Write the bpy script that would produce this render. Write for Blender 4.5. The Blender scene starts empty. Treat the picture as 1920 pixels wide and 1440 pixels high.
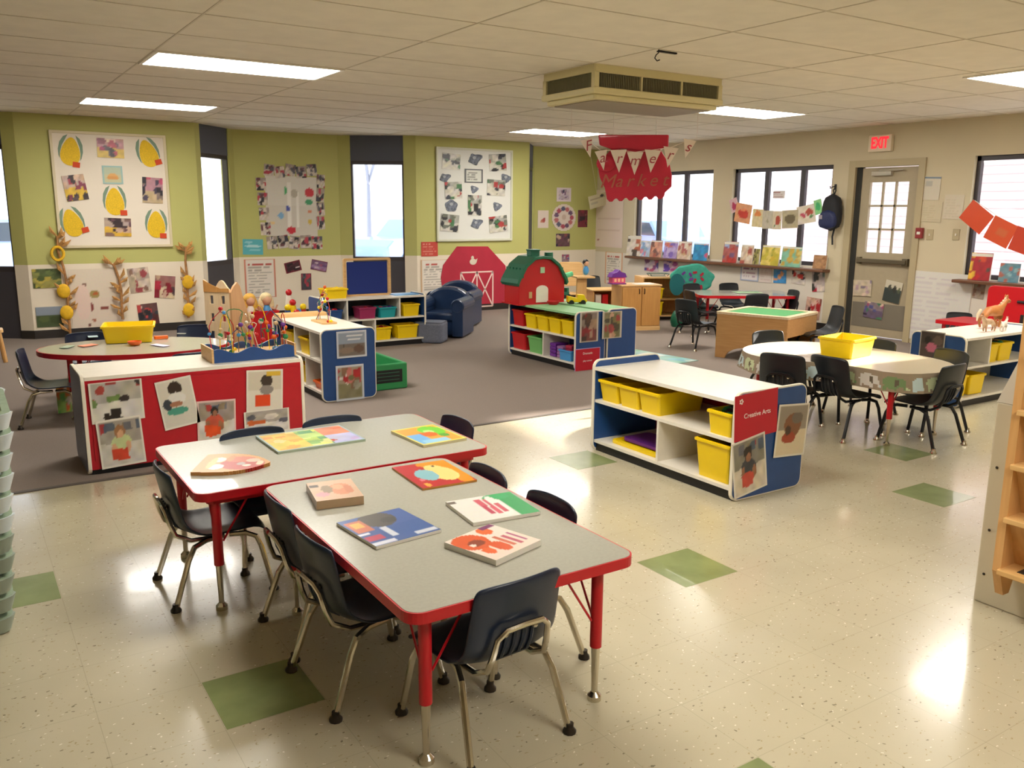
import bpy, math, random
from mathutils import Vector, Matrix
import numpy as np

# ------------------------------------------------------------------ camera, world, sun, lamps, exposure
FPX, YAW, PITCH, ROLL, CAMZ = 1612.06, 0.57499, 0.1985, 0.00753, 1.490
CEIL = 2.516
scene = bpy.context.scene
COL = scene.collection
_cy, _sy, _cp, _sp = math.cos(YAW), math.sin(YAW), math.cos(PITCH), math.sin(PITCH)
_f = Vector((_cp*_sy, _cp*_cy, -_sp)); _r = Vector((_cy, -_sy, 0)); _u = _r.cross(_f)
_cr, _sr = math.cos(ROLL), math.sin(ROLL)
CR = _r*_cr + _u*_sr; CU = -_r*_sr + _u*_cr; CF = _f
cam_data = bpy.data.cameras.new('camera'); cam_data.sensor_width = 36.0; cam_data.lens = FPX/1920*36
cam_data.clip_start = 0.05; cam_data.clip_end = 300
cam = bpy.data.objects.new('camera', cam_data); COL.objects.link(cam)
cam.matrix_world = Matrix(((CR.x, CU.x, -CF.x, 0), (CR.y, CU.y, -CF.y, 0), (CR.z, CU.z, -CF.z, CAMZ), (0, 0, 0, 1)))
scene.camera = cam
scene.view_settings.view_transform = 'Standard'; scene.view_settings.look = 'None'
scene.view_settings.exposure = 1.13; scene.view_settings.gamma = 1.0; scene.view_settings.use_curve_mapping = False
world = bpy.data.worlds.new('world'); scene.world = world; world.use_nodes = True
_bg = world.node_tree.nodes['Background']; _bg.inputs[0].default_value = (0.84, 0.91, 1.0, 1); _bg.inputs[1].default_value = 1.5
sun_d = bpy.data.lights.new('sun', 'SUN'); sun_d.energy = 15.0; sun_d.angle = math.radians(1.0); sun_d.color = (1.0, 0.93, 0.82)
sun = bpy.data.objects.new('sun', sun_d); COL.objects.link(sun)
sun.rotation_euler = Vector((-1.0, 0.10, -0.33)).to_track_quat('-Z', 'Y').to_euler(); sun.location = (14, 3, 8)
TROFFER_POWER = 13.0

# ------------------------------------------------------------------ pixel -> world (for reading places off the photograph)
C0 = Vector((0, 0, CAMZ))
def _ray(u, v): return CR*((u-960)/FPX) - CU*((v-720)/FPX) + CF
def UZ(u, v, z): d = _ray(u, v); return C0 + d*((z-CAMZ)/d.z)
def UX(u, v, x): d = _ray(u, v); return C0 + d*(x/d.x)
def UY(u, v, y): d = _ray(u, v); return C0 + d*(y/d.y)

# ------------------------------------------------------------------ materials
def lin(c):
    if isinstance(c, str): c = tuple(int(c[i:i+2], 16)/255 for i in (0, 2, 4))
    return tuple(((x+0.055)/1.055)**2.4 if x > 0.04045 else x/12.92 for x in c[:3])
MATS = {}
def mat(name, col, rough=0.5, metal=0.0, noise=0.0, nscale=20, bump=0.0, bscale=60, coat=0.0, emit=0.0, spec=0.5, col2=None):
    if name in MATS: return MATS[name]
    m = bpy.data.materials.new(name); m.use_nodes = True; nt = m.node_tree; b = nt.nodes['Principled BSDF']
    c = lin(col)
    b.inputs['Base Color'].default_value = (*c, 1); b.inputs['Roughness'].default_value = rough; b.inputs['Metallic'].default_value = metal
    b.inputs['Coat Weight'].default_value = coat; b.inputs['Specular IOR Level'].default_value = spec
    tc = nt.nodes.new('ShaderNodeTexCoord')
    if noise > 0 or col2 is not None:
        n = nt.nodes.new('ShaderNodeTexNoise'); n.inputs['Scale'].default_value = nscale; n.inputs['Detail'].default_value = 4
        nt.links.new(tc.outputs['Object'], n.inputs['Vector'])
        r = nt.nodes.new('ShaderNodeValToRGB')
        lo = lin(col2) if col2 is not None else tuple(x*(1-noise) for x in c); hi = c if col2 is not None else tuple(min(1, x*(1+noise)) for x in c)
        r.color_ramp.elements[0].position = 0.35; r.color_ramp.elements[1].position = 0.65
        r.color_ramp.elements[0].color = (*lo, 1); r.color_ramp.elements[1].color = (*hi, 1)
        nt.links.new(n.outputs['Fac'], r.inputs['Fac']); nt.links.new(r.outputs['Color'], b.inputs['Base Color'])
    if bump > 0:
        n = nt.nodes.new('ShaderNodeTexNoise'); n.inputs['Scale'].default_value = bscale; n.inputs['Detail'].default_value = 3
        nt.links.new(tc.outputs['Object'], n.inputs['Vector'])
        bp = nt.nodes.new('ShaderNodeBump'); bp.inputs['Strength'].default_value = bump; bp.inputs['Distance'].default_value = 0.01
        nt.links.new(n.outputs['Fac'], bp.inputs['Height']); nt.links.new(bp.outputs['Normal'], b.inputs['Normal'])
    if emit > 0:
        b.inputs['Emission Color'].default_value = (*c, 1); b.inputs['Emission Strength'].default_value = emit
    MATS[name] = m; return m
def wood(name, c1, c2, scale=3.0, rough=0.45, axis=0):
    if name in MATS: return MATS[name]
    m = bpy.data.materials.new(name); m.use_nodes = True; nt = m.node_tree; b = nt.nodes['Principled BSDF']
    tc = nt.nodes.new('ShaderNodeTexCoord'); mp = nt.nodes.new('ShaderNodeMapping')
    s = [22, 22, 22]; s[axis] = 1.6; mp.inputs['Scale'].default_value = s
    n = nt.nodes.new('ShaderNodeTexNoise'); n.inputs['Scale'].default_value = scale; n.inputs['Detail'].default_value = 5
    r = nt.nodes.new('ShaderNodeValToRGB'); r.color_ramp.elements[0].position = 0.3; r.color_ramp.elements[1].position = 0.7
    r.color_ramp.elements[0].color = (*lin(c1), 1); r.color_ramp.elements[1].color = (*lin(c2), 1)
    nt.links.new(tc.outputs['Object'], mp.inputs['Vector']); nt.links.new(mp.outputs['Vector'], n.inputs['Vector'])
    nt.links.new(n.outputs['Fac'], r.inputs['Fac']); nt.links.new(r.outputs['Color'], b.inputs['Base Color'])
    b.inputs['Roughness'].default_value = rough
    MATS[name] = m; return m
def paint_mat(name='printed_paper', rough=0.35):
    if name in MATS: return MATS[name]
    m = bpy.data.materials.new(name); m.use_nodes = True; nt = m.node_tree; b = nt.nodes['Principled BSDF']
    a = nt.nodes.new('ShaderNodeAttribute'); a.attribute_name = 'paint'
    n = nt.nodes.new('ShaderNodeTexNoise'); n.inputs['Scale'].default_value = 60
    mx = nt.nodes.new('ShaderNodeMix'); mx.data_type = 'RGBA'; mx.blend_type = 'MULTIPLY'; mx.inputs[0].default_value = 0.10
    tc = nt.nodes.new('ShaderNodeTexCoord'); nt.links.new(tc.outputs['Object'], n.inputs['Vector'])
    nt.links.new(a.outputs['Color'], mx.inputs[6]); nt.links.new(n.outputs['Color'], mx.inputs[7])
    nt.links.new(mx.outputs[2], b.inputs['Base Color']); b.inputs['Roughness'].default_value = rough
    MATS[name] = m; return m
def glass_mat(name='window_glass', tint=(1, 1, 1), refl=0.07):
    if name in MATS: return MATS[name]
    m = bpy.data.materials.new(name); m.use_nodes = True; nt = m.node_tree; nt.nodes.clear()
    o = nt.nodes.new('ShaderNodeOutputMaterial'); t = nt.nodes.new('ShaderNodeBsdfTransparent'); g = nt.nodes.new('ShaderNodeBsdfGlossy')
    t.inputs[0].default_value = (*tint, 1); g.inputs['Roughness'].default_value = 0.02
    x = nt.nodes.new('ShaderNodeMixShader'); x.inputs[0].default_value = refl
    nt.links.new(t.outputs[0], x.inputs[1]); nt.links.new(g.outputs[0], x.inputs[2]); nt.links.new(x.outputs[0], o.inputs[0])
    MATS[name] = m; return m

# ------------------------------------------------------------------ mesh builder
def rrect(w, h, r, n=4, cx=0, cy=0):
    p = []
    for (sx, sy, a0) in ((1, 1, 0), (-1, 1, 90), (-1, -1, 180), (1, -1, 270)):
        for k in range(n+1):
            a = math.radians(a0 + 90*k/n); p.append((cx+sx*(w/2-r)+r*math.cos(a), cy+sy*(h/2-r)+r*math.sin(a)))
    return p
class MB:
    def __init__(s): s.v = []; s.f = []; s.m = []; s.X = None; s.c = {}
    def xf(s, M=None): s.X = M; return s
    def add(s, vs, fs, m=0):
        o = len(s.v)
        for p in vs:
            p = Vector(p); s.v.append(tuple(s.X @ p) if s.X is not None else tuple(p))
        for f in fs: s.f.append(tuple(i+o for i in f)); s.m.append(m)
        return s
    def bx(s, x0, x1, y0, y1, z0, z1, m=0):
        v = [(x, y, z) for z in (z0, z1) for y in (y0, y1) for x in (x0, x1)]
        return s.add(v, [(0, 2, 3, 1), (4, 5, 7, 6), (0, 1, 5, 4), (2, 6, 7, 3), (0, 4, 6, 2), (1, 3, 7, 5)], m)
    def box(s, c, d, m=0): return s.bx(c[0]-d[0]/2, c[0]+d[0]/2, c[1]-d[1]/2, c[1]+d[1]/2, c[2]-d[2]/2, c[2]+d[2]/2, m)
    def prism(s, poly, a, b, axis='z', m=0):
        n = len(poly)
        def P(p, t): return (p[0], p[1], t) if axis == 'z' else ((p[0], t, p[1]) if axis == 'y' else (t, p[0], p[1]))
        v = [P(p, a) for p in poly]+[P(p, b) for p in poly]
        return s.add(v, [tuple(range(n-1, -1, -1)), tuple(range(n, 2*n))]+[(i, (i+1) % n, n+(i+1) % n, n+i) for i in range(n)], m)
    def ring(s, outer, inner, a, b, axis='z', m=0):
        n = len(outer)
        def P(p, t): return (p[0], p[1], t) if axis == 'z' else ((p[0], t, p[1]) if axis == 'y' else (t, p[0], p[1]))
        v = [P(p, a) for p in outer]+[P(p, b) for p in outer]+[P(p, a) for p in inner]+[P(p, b) for p in inner]
        f = []
        for i in range(n):
            j = (i+1) % n
            f += [(i, j, n+j, n+i), (2*n+j, 2*n+i, 3*n+i, 3*n+j), (n+i, n+j, 3*n+j, 3*n+i), (j, i, 2*n+i, 2*n+j)]
        return s.add(v, f, m)
    def tube(s, pts, r, n=8, closed=False, m=0):
        pts = [Vector(p) for p in pts]; k = len(pts); rs = r if isinstance(r, (list, tuple)) else [r]*k
        T = []
        for i in range(k):
            a = pts[i-1] if (i > 0 or closed) else pts[i]; b = pts[(i+1) % k] if (i < k-1 or closed) else pts[i]
            T.append((b-a).normalized())
        up = Vector((0, 0, 1)) if abs(T[0].z) < 0.9 else Vector((1, 0, 0))
        N = (up - T[0]*up.dot(T[0])).normalized(); v = []
        for i in range(k):
            N = (N - T[i]*N.dot(T[i]))
            N = N.normalized() if N.length > 1e-6 else T[i].orthogonal().normalized()
            B = T[i].cross(N)
            for j in range(n):
                a = 2*math.pi*j/n; v.append(pts[i]+(N*math.cos(a)+B*math.sin(a))*rs[i])
        f = []
        for i in range(k if closed else k-1):
            for j in range(n): f.append((i*n+j, i*n+(j+1) % n, ((i+1) % k)*n+(j+1) % n, ((i+1) % k)*n+j))
        if not closed: f += [tuple(range(n-1, -1, -1)), tuple(range((k-1)*n, k*n))]
        return s.add(v, f, m)
    def lathe(s, prof, c=(0, 0, 0), n=16, m=0):
        v = []
        for (r, z) in prof:
            for j in range(n): a = 2*math.pi*j/n; v.append((c[0]+r*math.cos(a), c[1]+r*math.sin(a), c[2]+z))
        k = len(prof); f = [(i*n+j, i*n+(j+1) % n, (i+1)*n+(j+1) % n, (i+1)*n+j) for i in range(k-1) for j in range(n)]
        f += [tuple(range(n-1, -1, -1)), tuple(range((k-1)*n, k*n))]
        return s.add(v, f, m)
    def ell(s, c, r, n=10, k=6, m=0):
        if not isinstance(r, (list, tuple)): r = (r, r, r)
        v = [(c[0], c[1], c[2]-r[2])]
        for i in range(1, k):
            t = -math.pi/2+math.pi*i/k
            for j in range(n): a = 2*math.pi*j/n; v.append((c[0]+r[0]*math.cos(t)*math.cos(a), c[1]+r[1]*math.cos(t)*math.sin(a), c[2]+r[2]*math.sin(t)))
        v.append((c[0], c[1], c[2]+r[2])); L = len(v)-1
        f = [(0, 1+(j+1) % n, 1+j) for j in range(n)]
        for i in range(k-2):
            for j in range(n): f.append((1+i*n+j, 1+i*n+(j+1) % n, 1+(i+1)*n+(j+1) % n, 1+(i+1)*n+j))
        f += [(L, 1+(k-2)*n+j, 1+(k-2)*n+(j+1) % n) for j in range(n)]
        return s.add(v, f, m)
    def build(s, name, mats, parent=None, smooth=False, bevel=0.0, loc=None, rot=None, solid=0.0, sub=0):
        me = bpy.data.meshes.new(name); me.from_pydata(s.v, [], s.f)
        if not isinstance(mats, (list, tuple)): mats = [mats]
        for q in mats: me.materials.append(q)
        me.polygons.foreach_set('material_index', s.m); me.update()
        if smooth:
            me.polygons.foreach_set('use_smooth', [True]*len(me.polygons)); me.set_sharp_from_angle(angle=math.radians(40))
        o = bpy.data.objects.new(name, me); COL.objects.link(o)
        if parent is not None: o.parent = parent
        if loc is not None: o.location = loc
        if rot is not None: o.rotation_euler = rot
        if solid: q = o.modifiers.new('thick', 'SOLIDIFY'); q.thickness = solid; q.offset = 0
        if bevel: q = o.modifiers.new('bevel', 'BEVEL'); q.width = bevel; q.segments = 2; q.limit_method = 'ANGLE'; q.angle_limit = math.radians(50)
        if sub: q = o.modifiers.new('sub', 'SUBSURF'); q.levels = sub; q.render_levels = sub
        return o
def tag(o, label=None, cat=None, group=None, kind=None):
    if label: o['label'] = label
    if cat: o['category'] = cat
    if group: o['group'] = group
    if kind: o['kind'] = kind
    return o
def thing(name, label, cat, loc=(0, 0, 0), rz=0.0, group=None):
    o = bpy.data.objects.new(name, None); o.empty_display_size = 0.05; COL.objects.link(o)
    o.location = loc; o.rotation_euler = (0, 0, rz); return tag(o, label, cat, group)
def copy_tree(o, parent=None):
    c = o.copy(); COL.objects.link(c)
    if parent is not None: c.parent = parent
    for ch in [q for q in KIDS(o)]: copy_tree(ch, c)
    return c
def KIDS(o): return [q for q in bpy.data.objects if q.parent == o]
def struct(mb, name, m, parent=None, **k):
    o = mb.build(name, m, parent, **k)
    if parent is None: o['kind'] = 'structure'
    return o
def text_part(txt, size, m, parent, loc, rot=(math.pi/2, 0, 0), name='lettering', depth=0.002, align='CENTER', shear=0.0, bold=0.0, squeeze=1.0):
    cu = bpy.data.curves.new('t', 'FONT'); cu.body = txt; cu.size = size; cu.extrude = depth; cu.align_x = align; cu.align_y = 'CENTER'; cu.shear = shear; cu.offset = bold
    to = bpy.data.objects.new('t', cu); COL.objects.link(to)
    dg = bpy.context.evaluated_depsgraph_get(); me = bpy.data.meshes.new_from_object(to.evaluated_get(dg))
    bpy.data.objects.remove(to); me.name = name
    me.materials.clear(); me.materials.append(m)
    o = bpy.data.objects.new(name, me); COL.objects.link(o); o.parent = parent; o.location = loc; o.rotation_euler = rot; o.scale = (squeeze, 1, 1)
    return o

# ------------------------------------------------------------------ painted prints (photos, covers, posters are flat printed things)
def P_blobs(bg, blobs, grad=None):
    b0 = np.array(lin(bg)); b1 = np.array(lin(grad)) if grad else b0
    bl = [(a[0], a[1], a[2], a[3], np.array(lin(a[4])), a[5] if len(a) > 5 else 'e') for a in blobs]
    def f(x, y):
        c = b0 if y > 0.5 else b1
        for (cx, cy, rx, ry, col, k) in bl:
            if k == 'e':
                if ((x-cx)/rx)**2+((y-cy)/ry)**2 < 1: c = col
            elif abs(x-cx) < rx and abs(y-cy) < ry: c = col
        return c
    return f
def photoish(p, seed, amt=.03, con=.14):
    rd = random.Random(seed*7+1); K = [(rd.uniform(3, 13), rd.uniform(3, 13), rd.uniform(0, 6.3)) for _ in range(6)]
    def n(x, y, a): return sum(math.sin(k[0]*x+k[1]*y*(1 if i % 2 else -1)+k[2]+a) for i, k in enumerate(K))/3.2
    def f(x, y):
        c = p(min(.999, max(0, x+amt*n(x, y, 0))), min(.999, max(0, y+amt*n(y, x, 2)))); g = 1+con*n(x*1.7, y*1.7, 4)
        return (c[0]*g, c[1]*g, c[2]*g*(1+.1*n(x, y, 1)))
    return f
def P_rand(seed, pal, top='b8a89a', bottom='ddd3c6', n=11, lo=0.05, hi=0.17):
    rd = random.Random(seed); bl = []
    for k in range(n):
        bl.append((rd.random(), rd.random()**0.9, rd.uniform(lo, hi), rd.uniform(lo, hi), rd.choice(pal), rd.choice('eer')))
    return photoish(P_blobs(top, bl, bottom), seed)
def P_kid(seed, shirt, tray, hair='2c2420', skin='9b6a4c', wall='b7a898', table='d8d2c6'):
    rd = random.Random(seed); cx = 0.5+rd.uniform(-.08, .08)
    b = [(rd.random(), 0.85, .10, .09, rd.choice(['a93a3a', '6b6a70', '8a7a60', '556070']), 'r') for _ in range(5)]
    b += [(cx, .50, .24, .17, shirt), (cx-.17, .38, .07, .13, skin), (cx+.17, .38, .07, .13, skin), (cx, .74, .13, .15, hair), (cx+.01, .68, .085, .09, skin),
          (cx-.05, .24, .2, .12, tray, 'r')]
    return photoish(P_blobs(wall, b, table), seed, .03, .12)
def P_text(bg, ink, rows=10, margin=.1, title=True, seed=1, title_ink=None):
    rd = random.Random(seed); B = np.array(lin(bg)); I = np.array(lin(ink)); T = np.array(lin(title_ink or ink))
    seg = [[rd.random() < .8 for _ in range(14)] for _ in range(rows+1)]; ends = [rd.uniform(.6, .95) for _ in range(rows+1)]
    def f(x, y):
        if x < margin or x > 1-margin or y < margin or y > 1-margin: return B
        t = (1-margin-y)/(1-2*margin)*(rows); k = int(t); fr = t-k
        if .3 < fr < .75 and x < ends[k % (rows+1)] and seg[k % (rows+1)][int(x*14) % 14]: return T if (k == 0 and title) else (B*.35+I*.65)
        return B
    return f
def framed(p, border, bw=.05, bh=None):
    bh = bh or bw; B = np.array(lin(border))
    def f(x, y):
        if x < bw or x > 1-bw or y < bh or y > 1-bh: return B
        return p((x-bw)/(1-2*bw), (y-bh)/(1-2*bh))
    return f
def slab(name, w, h, t, painter, res=(22, 22), side='e8e2d6', parent=None, mask=None, rough=0.35, wavy=0.0):
    nx, ny = res; v = []; f = []; cols = []; wht = lin(side)
    for j in range(ny+1):
        for i in range(nx+1):
            x = i/nx; y = j/ny; z = t+(wavy*math.sin(7*x+2)*math.sin(5*y) if wavy else 0)
            v.append(((x-.5)*w, (y-.5)*h, z))
    pc = [painter(min(.999, i/nx), min(.999, j/ny)) for j in range(ny+1) for i in range(nx+1)]
    for j in range(ny):
        for i in range(nx):
            x, y = (i+.5)/nx, (j+.5)/ny
            if mask and not mask(x, y): continue
            a = j*(nx+1)+i; f.append((a, a+1, a+nx+2, a+nx+1)); 
            for (vx, vy) in ((i, j), (i+1, j), (i+1, j+1), (i, j+1)): c = pc[vy*(nx+1)+vx]; cols.append((c[0], c[1], c[2], 1))
    if not mask:
        o = len(v)
        v += [(-w/2, -h/2, 0), (w/2, -h/2, 0), (w/2, h/2, 0), (-w/2, h/2, 0)]
        c00, c10, c11, c01 = 0, nx, (ny+1)*(nx+1)-1, ny*(nx+1)
        e = [tuple(range(0, nx+1)), tuple(nx+j*(nx+1) for j in range(ny+1)), tuple(c11-i for i in range(nx+1)), tuple(c01-j*(nx+1) for j in range(ny+1))]
        for k, (a, b) in enumerate(((o, o+1), (o+1, o+2), (o+2, o+3), (o+3, o))):
            face = (a, b)+tuple(reversed(e[k])); f.append(face); cols += [(*wht, 1)]*len(face)
        f.append((o+3, o+2, o+1, o)); cols += [(*wht, 1)]*4
    me = bpy.data.meshes.new(name); me.from_pydata(v, [], f)
    at = me.color_attributes.new('paint', 'FLOAT_COLOR', 'CORNER'); at.data.foreach_set('color', np.array(cols, dtype=np.float32).ravel())
    me.materials.append(paint_mat('printed_paper' if rough == 0.35 else 'printed_gloss_%d' % int(rough*100), rough)); me.update()
    o = bpy.data.objects.new(name, me); COL.objects.link(o)
    if parent is not None: o.parent = parent
    if mask: q = o.modifiers.new('thick', 'SOLIDIFY'); q.thickness = t; q.offset = -1
    return o
WALLS = {'B': ('y', 11.22, 0.0), 'R': ('y', 11.85, 0.0), 'E': ('x', 9.38, -math.pi/2)}
def onwall(w, u, v):
    ax, c, rz = WALLS[w] if isinstance(w, str) else w
    return UY(u, v, c) if ax == 'y' else UX(u, v, c)
def wallrot(rz, tilt): return (Matrix.Rotation(rz, 3, 'Z') @ Matrix.Rotation(tilt, 3, 'Y') @ Matrix.Rotation(math.pi/2, 3, 'X')).to_euler()
def pin(w, name, label, cat, u, v, pw, ph, painter, tilt=0.0, group=None, res=(18, 18), t=0.003, mask=None, off=0.004, side='efe8dc', rough=.35):
    ax, c, rz = WALLS[w] if isinstance(w, str) else w
    p = onwall(w, u, v); W = (onwall(w, u+pw/2, v)-onwall(w, u-pw/2, v)).length; Hh = abs(onwall(w, u, v+ph/2).z-onwall(w, u, v-ph/2).z)
    o = slab(name, W, Hh, t, painter, res, side=side, mask=mask, rough=rough)
    if ax == 'y': p.y = c-off
    else: p.x = c-off
    o.location = p; o.rotation_euler = wallrot(rz, math.radians(tilt))
    return tag(o, label, cat, group)

# ------------------------------------------------------------------ shared materials
M_white = mat('white_laminate', 'e9e3d6', .3, noise=.02)
M_cream = mat('cream_edge', 'ece4d2', .4)
M_blue = mat('blue_laminate', '224a86', .35, noise=.04)
M_redlam = mat('red_laminate', 'b50f22', .4, noise=.04)
M_black = mat('black_plastic', '141416', .5)
M_navy = mat('navy_plastic', '18243a', .32, bump=.05, bscale=250)
M_blackshell = mat('black_chair_plastic', '1b2024', .38, bump=.05, bscale=250)
M_chrome = mat('chrome', 'cfc7b8', .16, metal=1.0)
M_darksteel = mat('black_steel', '17181a', .4, metal=.3)
M_glide = mat('dark_glide', '3a332c', .4, metal=.5)
M_tabtop = mat('grey_tabletop', 'aaa89c', .22, noise=.03, nscale=90, coat=.3)
M_rededge = mat('red_edge_plastic', 'c3101f', .35)
M_yellow = mat('yellow_bin_plastic', 'f2cf08', .38)
M_orange = mat('orange_plastic', 'ea6a1c', .4)
M_green = mat('green_plastic', '2d8b50', .45)
M_dgreen = mat('dark_green_plastic', '17654a', .4)
M_purple = mat('purple_plastic', '6a2a90', .4)
M_teal = mat('teal_plastic', '1c9aa0', .4)
M_skyb = mat('sky_blue_plastic', '4a9ad8', .4)
M_pink = mat('pink_plastic', 'd9527e', .4)
M_red = mat('red_plastic', 'c2141f', .35)
M_frame = mat('dark_window_frame', '3a3438', .45)
M_maple = wood('maple', 'cf9a5a', 'dcae70', axis=2)
M_maple_h = wood('maple_horizontal', 'd2a468', 'e2bb82', axis=0)
M_glass = glass_mat()

# ------------------------------------------------------------------ floor, carpet
T = 0.3048; TX, TY = 2.363, 2.646
def floor_mat():
    m = bpy.data.materials.new('speckled_vinyl_tile'); m.use_nodes = True; nt = m.node_tree; b = nt.nodes['Principled BSDF']; N = nt.nodes.new; L = nt.links.new
    tc = N('ShaderNodeTexCoord')
    n = N('ShaderNodeTexNoise'); n.inputs['Scale'].default_value = 3; L(tc.outputs['Object'], n.inputs['Vector'])
    r = N('ShaderNodeValToRGB'); r.color_ramp.elements[0].color = (*lin('bab096'), 1); r.color_ramp.elements[1].color = (*lin('c9c0a6'), 1)
    L(n.outputs['Fac'], r.inputs['Fac'])
    prev = r.outputs['Color']
    for (sc, lo, colr) in ((26, .125, '6d6450'), (41, .15, 'a08f66'), (33, .12, 'f2ecdc')):
        mp = N('ShaderNodeMapping'); mp.inputs['Scale'].default_value = (1, 1.6, 1); mp.inputs['Rotation'].default_value = (0, 0, sc*.03); mp.inputs['Location'].default_value = (sc, sc*.3, 0)
        L(tc.outputs['Object'], mp.inputs['Vector'])
        nz = N('ShaderNodeTexNoise'); nz.inputs['Scale'].default_value = sc*1.3; L(tc.outputs['Object'], nz.inputs['Vector'])
        ad = N('ShaderNodeMix'); ad.data_type = 'RGBA'; ad.inputs[0].default_value = .035; L(mp.outputs['Vector'], ad.inputs[6]); L(nz.outputs['Color'], ad.inputs[7])
        v = N('ShaderNodeTexVoronoi'); v.inputs['Scale'].default_value = sc; L(ad.outputs[2], v.inputs['Vector'])
        cc = N('ShaderNodeMath'); cc.operation = 'LESS_THAN'; cc.inputs[1].default_value = lo; L(v.outputs['Distance'], cc.inputs[0])
        sp = N('ShaderNodeSeparateColor'); L(v.outputs['Color'], sp.inputs[0])
        c2 = N('ShaderNodeMath'); c2.operation = 'LESS_THAN'; c2.inputs[1].default_value = .62; L(sp.outputs[0], c2.inputs[0])
        mu = N('ShaderNodeMath'); mu.operation = 'MULTIPLY'; L(cc.outputs[0], mu.inputs[0]); L(c2.outputs[0], mu.inputs[1])
        m2 = N('ShaderNodeMath'); m2.operation = 'MULTIPLY'; m2.inputs[1].default_value = .75; L(mu.outputs[0], m2.inputs[0])
        mx = N('ShaderNodeMix'); mx.data_type = 'RGBA'; L(m2.outputs[0], mx.inputs[0]); L(prev, mx.inputs[6]); mx.inputs[7].default_value = (*lin(colr), 1)
        prev = mx.outputs[2]
    bk = N('ShaderNodeTexBrick'); bk.offset = 0; bk.inputs['Scale'].default_value = 1; bk.inputs['Mortar Size'].default_value = .0011; bk.inputs['Brick Width'].default_value = T; bk.inputs['Row Height'].default_value = T
    mp = N('ShaderNodeMapping'); mp.inputs['Location'].default_value = (-TX, -TY, 0); L(tc.outputs['Object'], mp.inputs['Vector']); L(mp.outputs['Vector'], bk.inputs['Vector'])
    mf = N('ShaderNodeMath'); mf.operation = 'MULTIPLY'; mf.inputs[1].default_value = .28; L(bk.outputs['Fac'], mf.inputs[0])
    mx = N('ShaderNodeMix'); mx.data_type = 'RGBA'; L(mf.outputs[0], mx.inputs[0]); L(prev, mx.inputs[6]); mx.inputs[7].default_value = (*lin('7d745e'), 1)
    L(mx.outputs[2], b.inputs['Base Color'])
    b.inputs['Roughness'].default_value = .24; b.inputs['Coat Weight'].default_value = .35; b.inputs['Coat Roughness'].default_value = .10
    n3 = N('ShaderNodeTexNoise'); n3.inputs['Scale'].default_value = 4; bp = N('ShaderNodeBump'); bp.inputs['Strength'].default_value = .06; bp.inputs['Distance'].default_value = .02
    L(tc.outputs['Object'], n3.inputs['Vector']); L(n3.outputs['Fac'], bp.inputs['Height']); L(bp.outputs['Normal'], b.inputs['Normal']); L(bp.outputs['Normal'], b.inputs['Coat Normal'])
    return m
M_floor = floor_mat()
M_gtile = mat('green_vinyl_tile', '869160', .24, noise=.10, nscale=7, coat=.3)
mb = MB(); mb.bx(-4, 9.5, -3.2, 5.09, -.05, 0)
for (i, j) in ((-6, 0), (0, 0), (6, 0), (8, 2), (2, 5), (-8, 4), (-3, -4)):
    x, y = TX+i*T, TY+j*T; mb.bx(x+.003, x+T-.003, y-T+.003, y-.003, -.001, .0008, m=1)
struct(mb, 'floor', [M_floor, M_gtile])
M_carpet = mat('brown_grey_carpet', '8a7e76', .95, noise=.10, nscale=300, bump=.3, bscale=500, spec=.1)
struct(MB().bx(-4, 9.5, 5.09, 12.05, -.05, .004), 'floor_carpet', M_carpet)
struct(MB().bx(-4, 9.38, 5.075, 5.105, 0, .006), 'trim_carpet_edge', mat('carpet_reducer', '5a524c', .6))

# ------------------------------------------------------------------ ceiling
M_ceil = mat('ceiling_tile', 'e6decd', .9, noise=.03, nscale=6, bump=.15, bscale=120)
M_tbar = mat('ceiling_grid', 'd2c8b4', .7)
mb = MB(); mb.bx(-4, 9.6, -3.2, 12.1, CEIL, CEIL+.05)
XG = [-3.9, -2.65, -1.33, 0, 1.27, 2.6, 3.93, 5.22, 6.47, 7.68, 8.9]
YG = [3.10-.645*k for k in range(1, 10)]+[3.10+.645*k for k in range(0, 6)]+[6.325+.61*k for k in range(1, 10)]
for x in XG: mb.bx(x-.006, x+.006, -3.2, 12, CEIL-.003, CEIL+.01, m=1)
for y in YG: mb.bx(-4, 9.6, y-.005, y+.005, CEIL-.003, CEIL+.01, m=1)
struct(mb, 'ceiling', [M_ceil, M_tbar])
M_diff = mat('lit_diffuser', 'fffaf0', .5, emit=TROFFER_POWER)
M_tfr = mat('troffer_frame', 'efe9dc', .5)
LIGHTS = [(1.27, 2.6, 6.33, 6.94, 'large fluorescent ceiling panel nearest the camera on the left side'),
          (1.2, 2.45, 9.27, 9.85, 'smaller looking ceiling panel just above the bulletin board of corn cobs'),
          (6.3, 7.52, 9.27, 9.9, 'ceiling light panel glowing just left of the hanging red market sign'),
          (6.47, 7.7, 6.2, 6.8, 'ceiling light panel just right of the boxy ceiling air unit'),
          (6.6, 7.9, 3.4, 3.92, 'ceiling light panel cut by the right edge of the photo'),
          (1.27, 2.6, 2.9, 3.5, None), (1.27, 2.6, -.5, .1, None), (6.47, 7.68, .5, 1.1, None)]
for (x0, x1, y0, y1, lb) in LIGHTS:
    t = thing('ceiling_light', lb or 'fluorescent ceiling panel further back, above and behind the camera', 'light', ((x0+x1)/2, (y0+y1)/2, CEIL-.006), group='fluorescent panels in the ceiling')
    w, h = x1-x0, y1-y0
    MB().ring(rrect(w, h, .005, 1), rrect(w-.05, h-.05, .004, 1), -.006, .01).build('frame', M_tfr, t)
    MB().box((0, 0, .001), (w-.05, h-.05, .006)).build('diffuser', M_diff, t)
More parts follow.
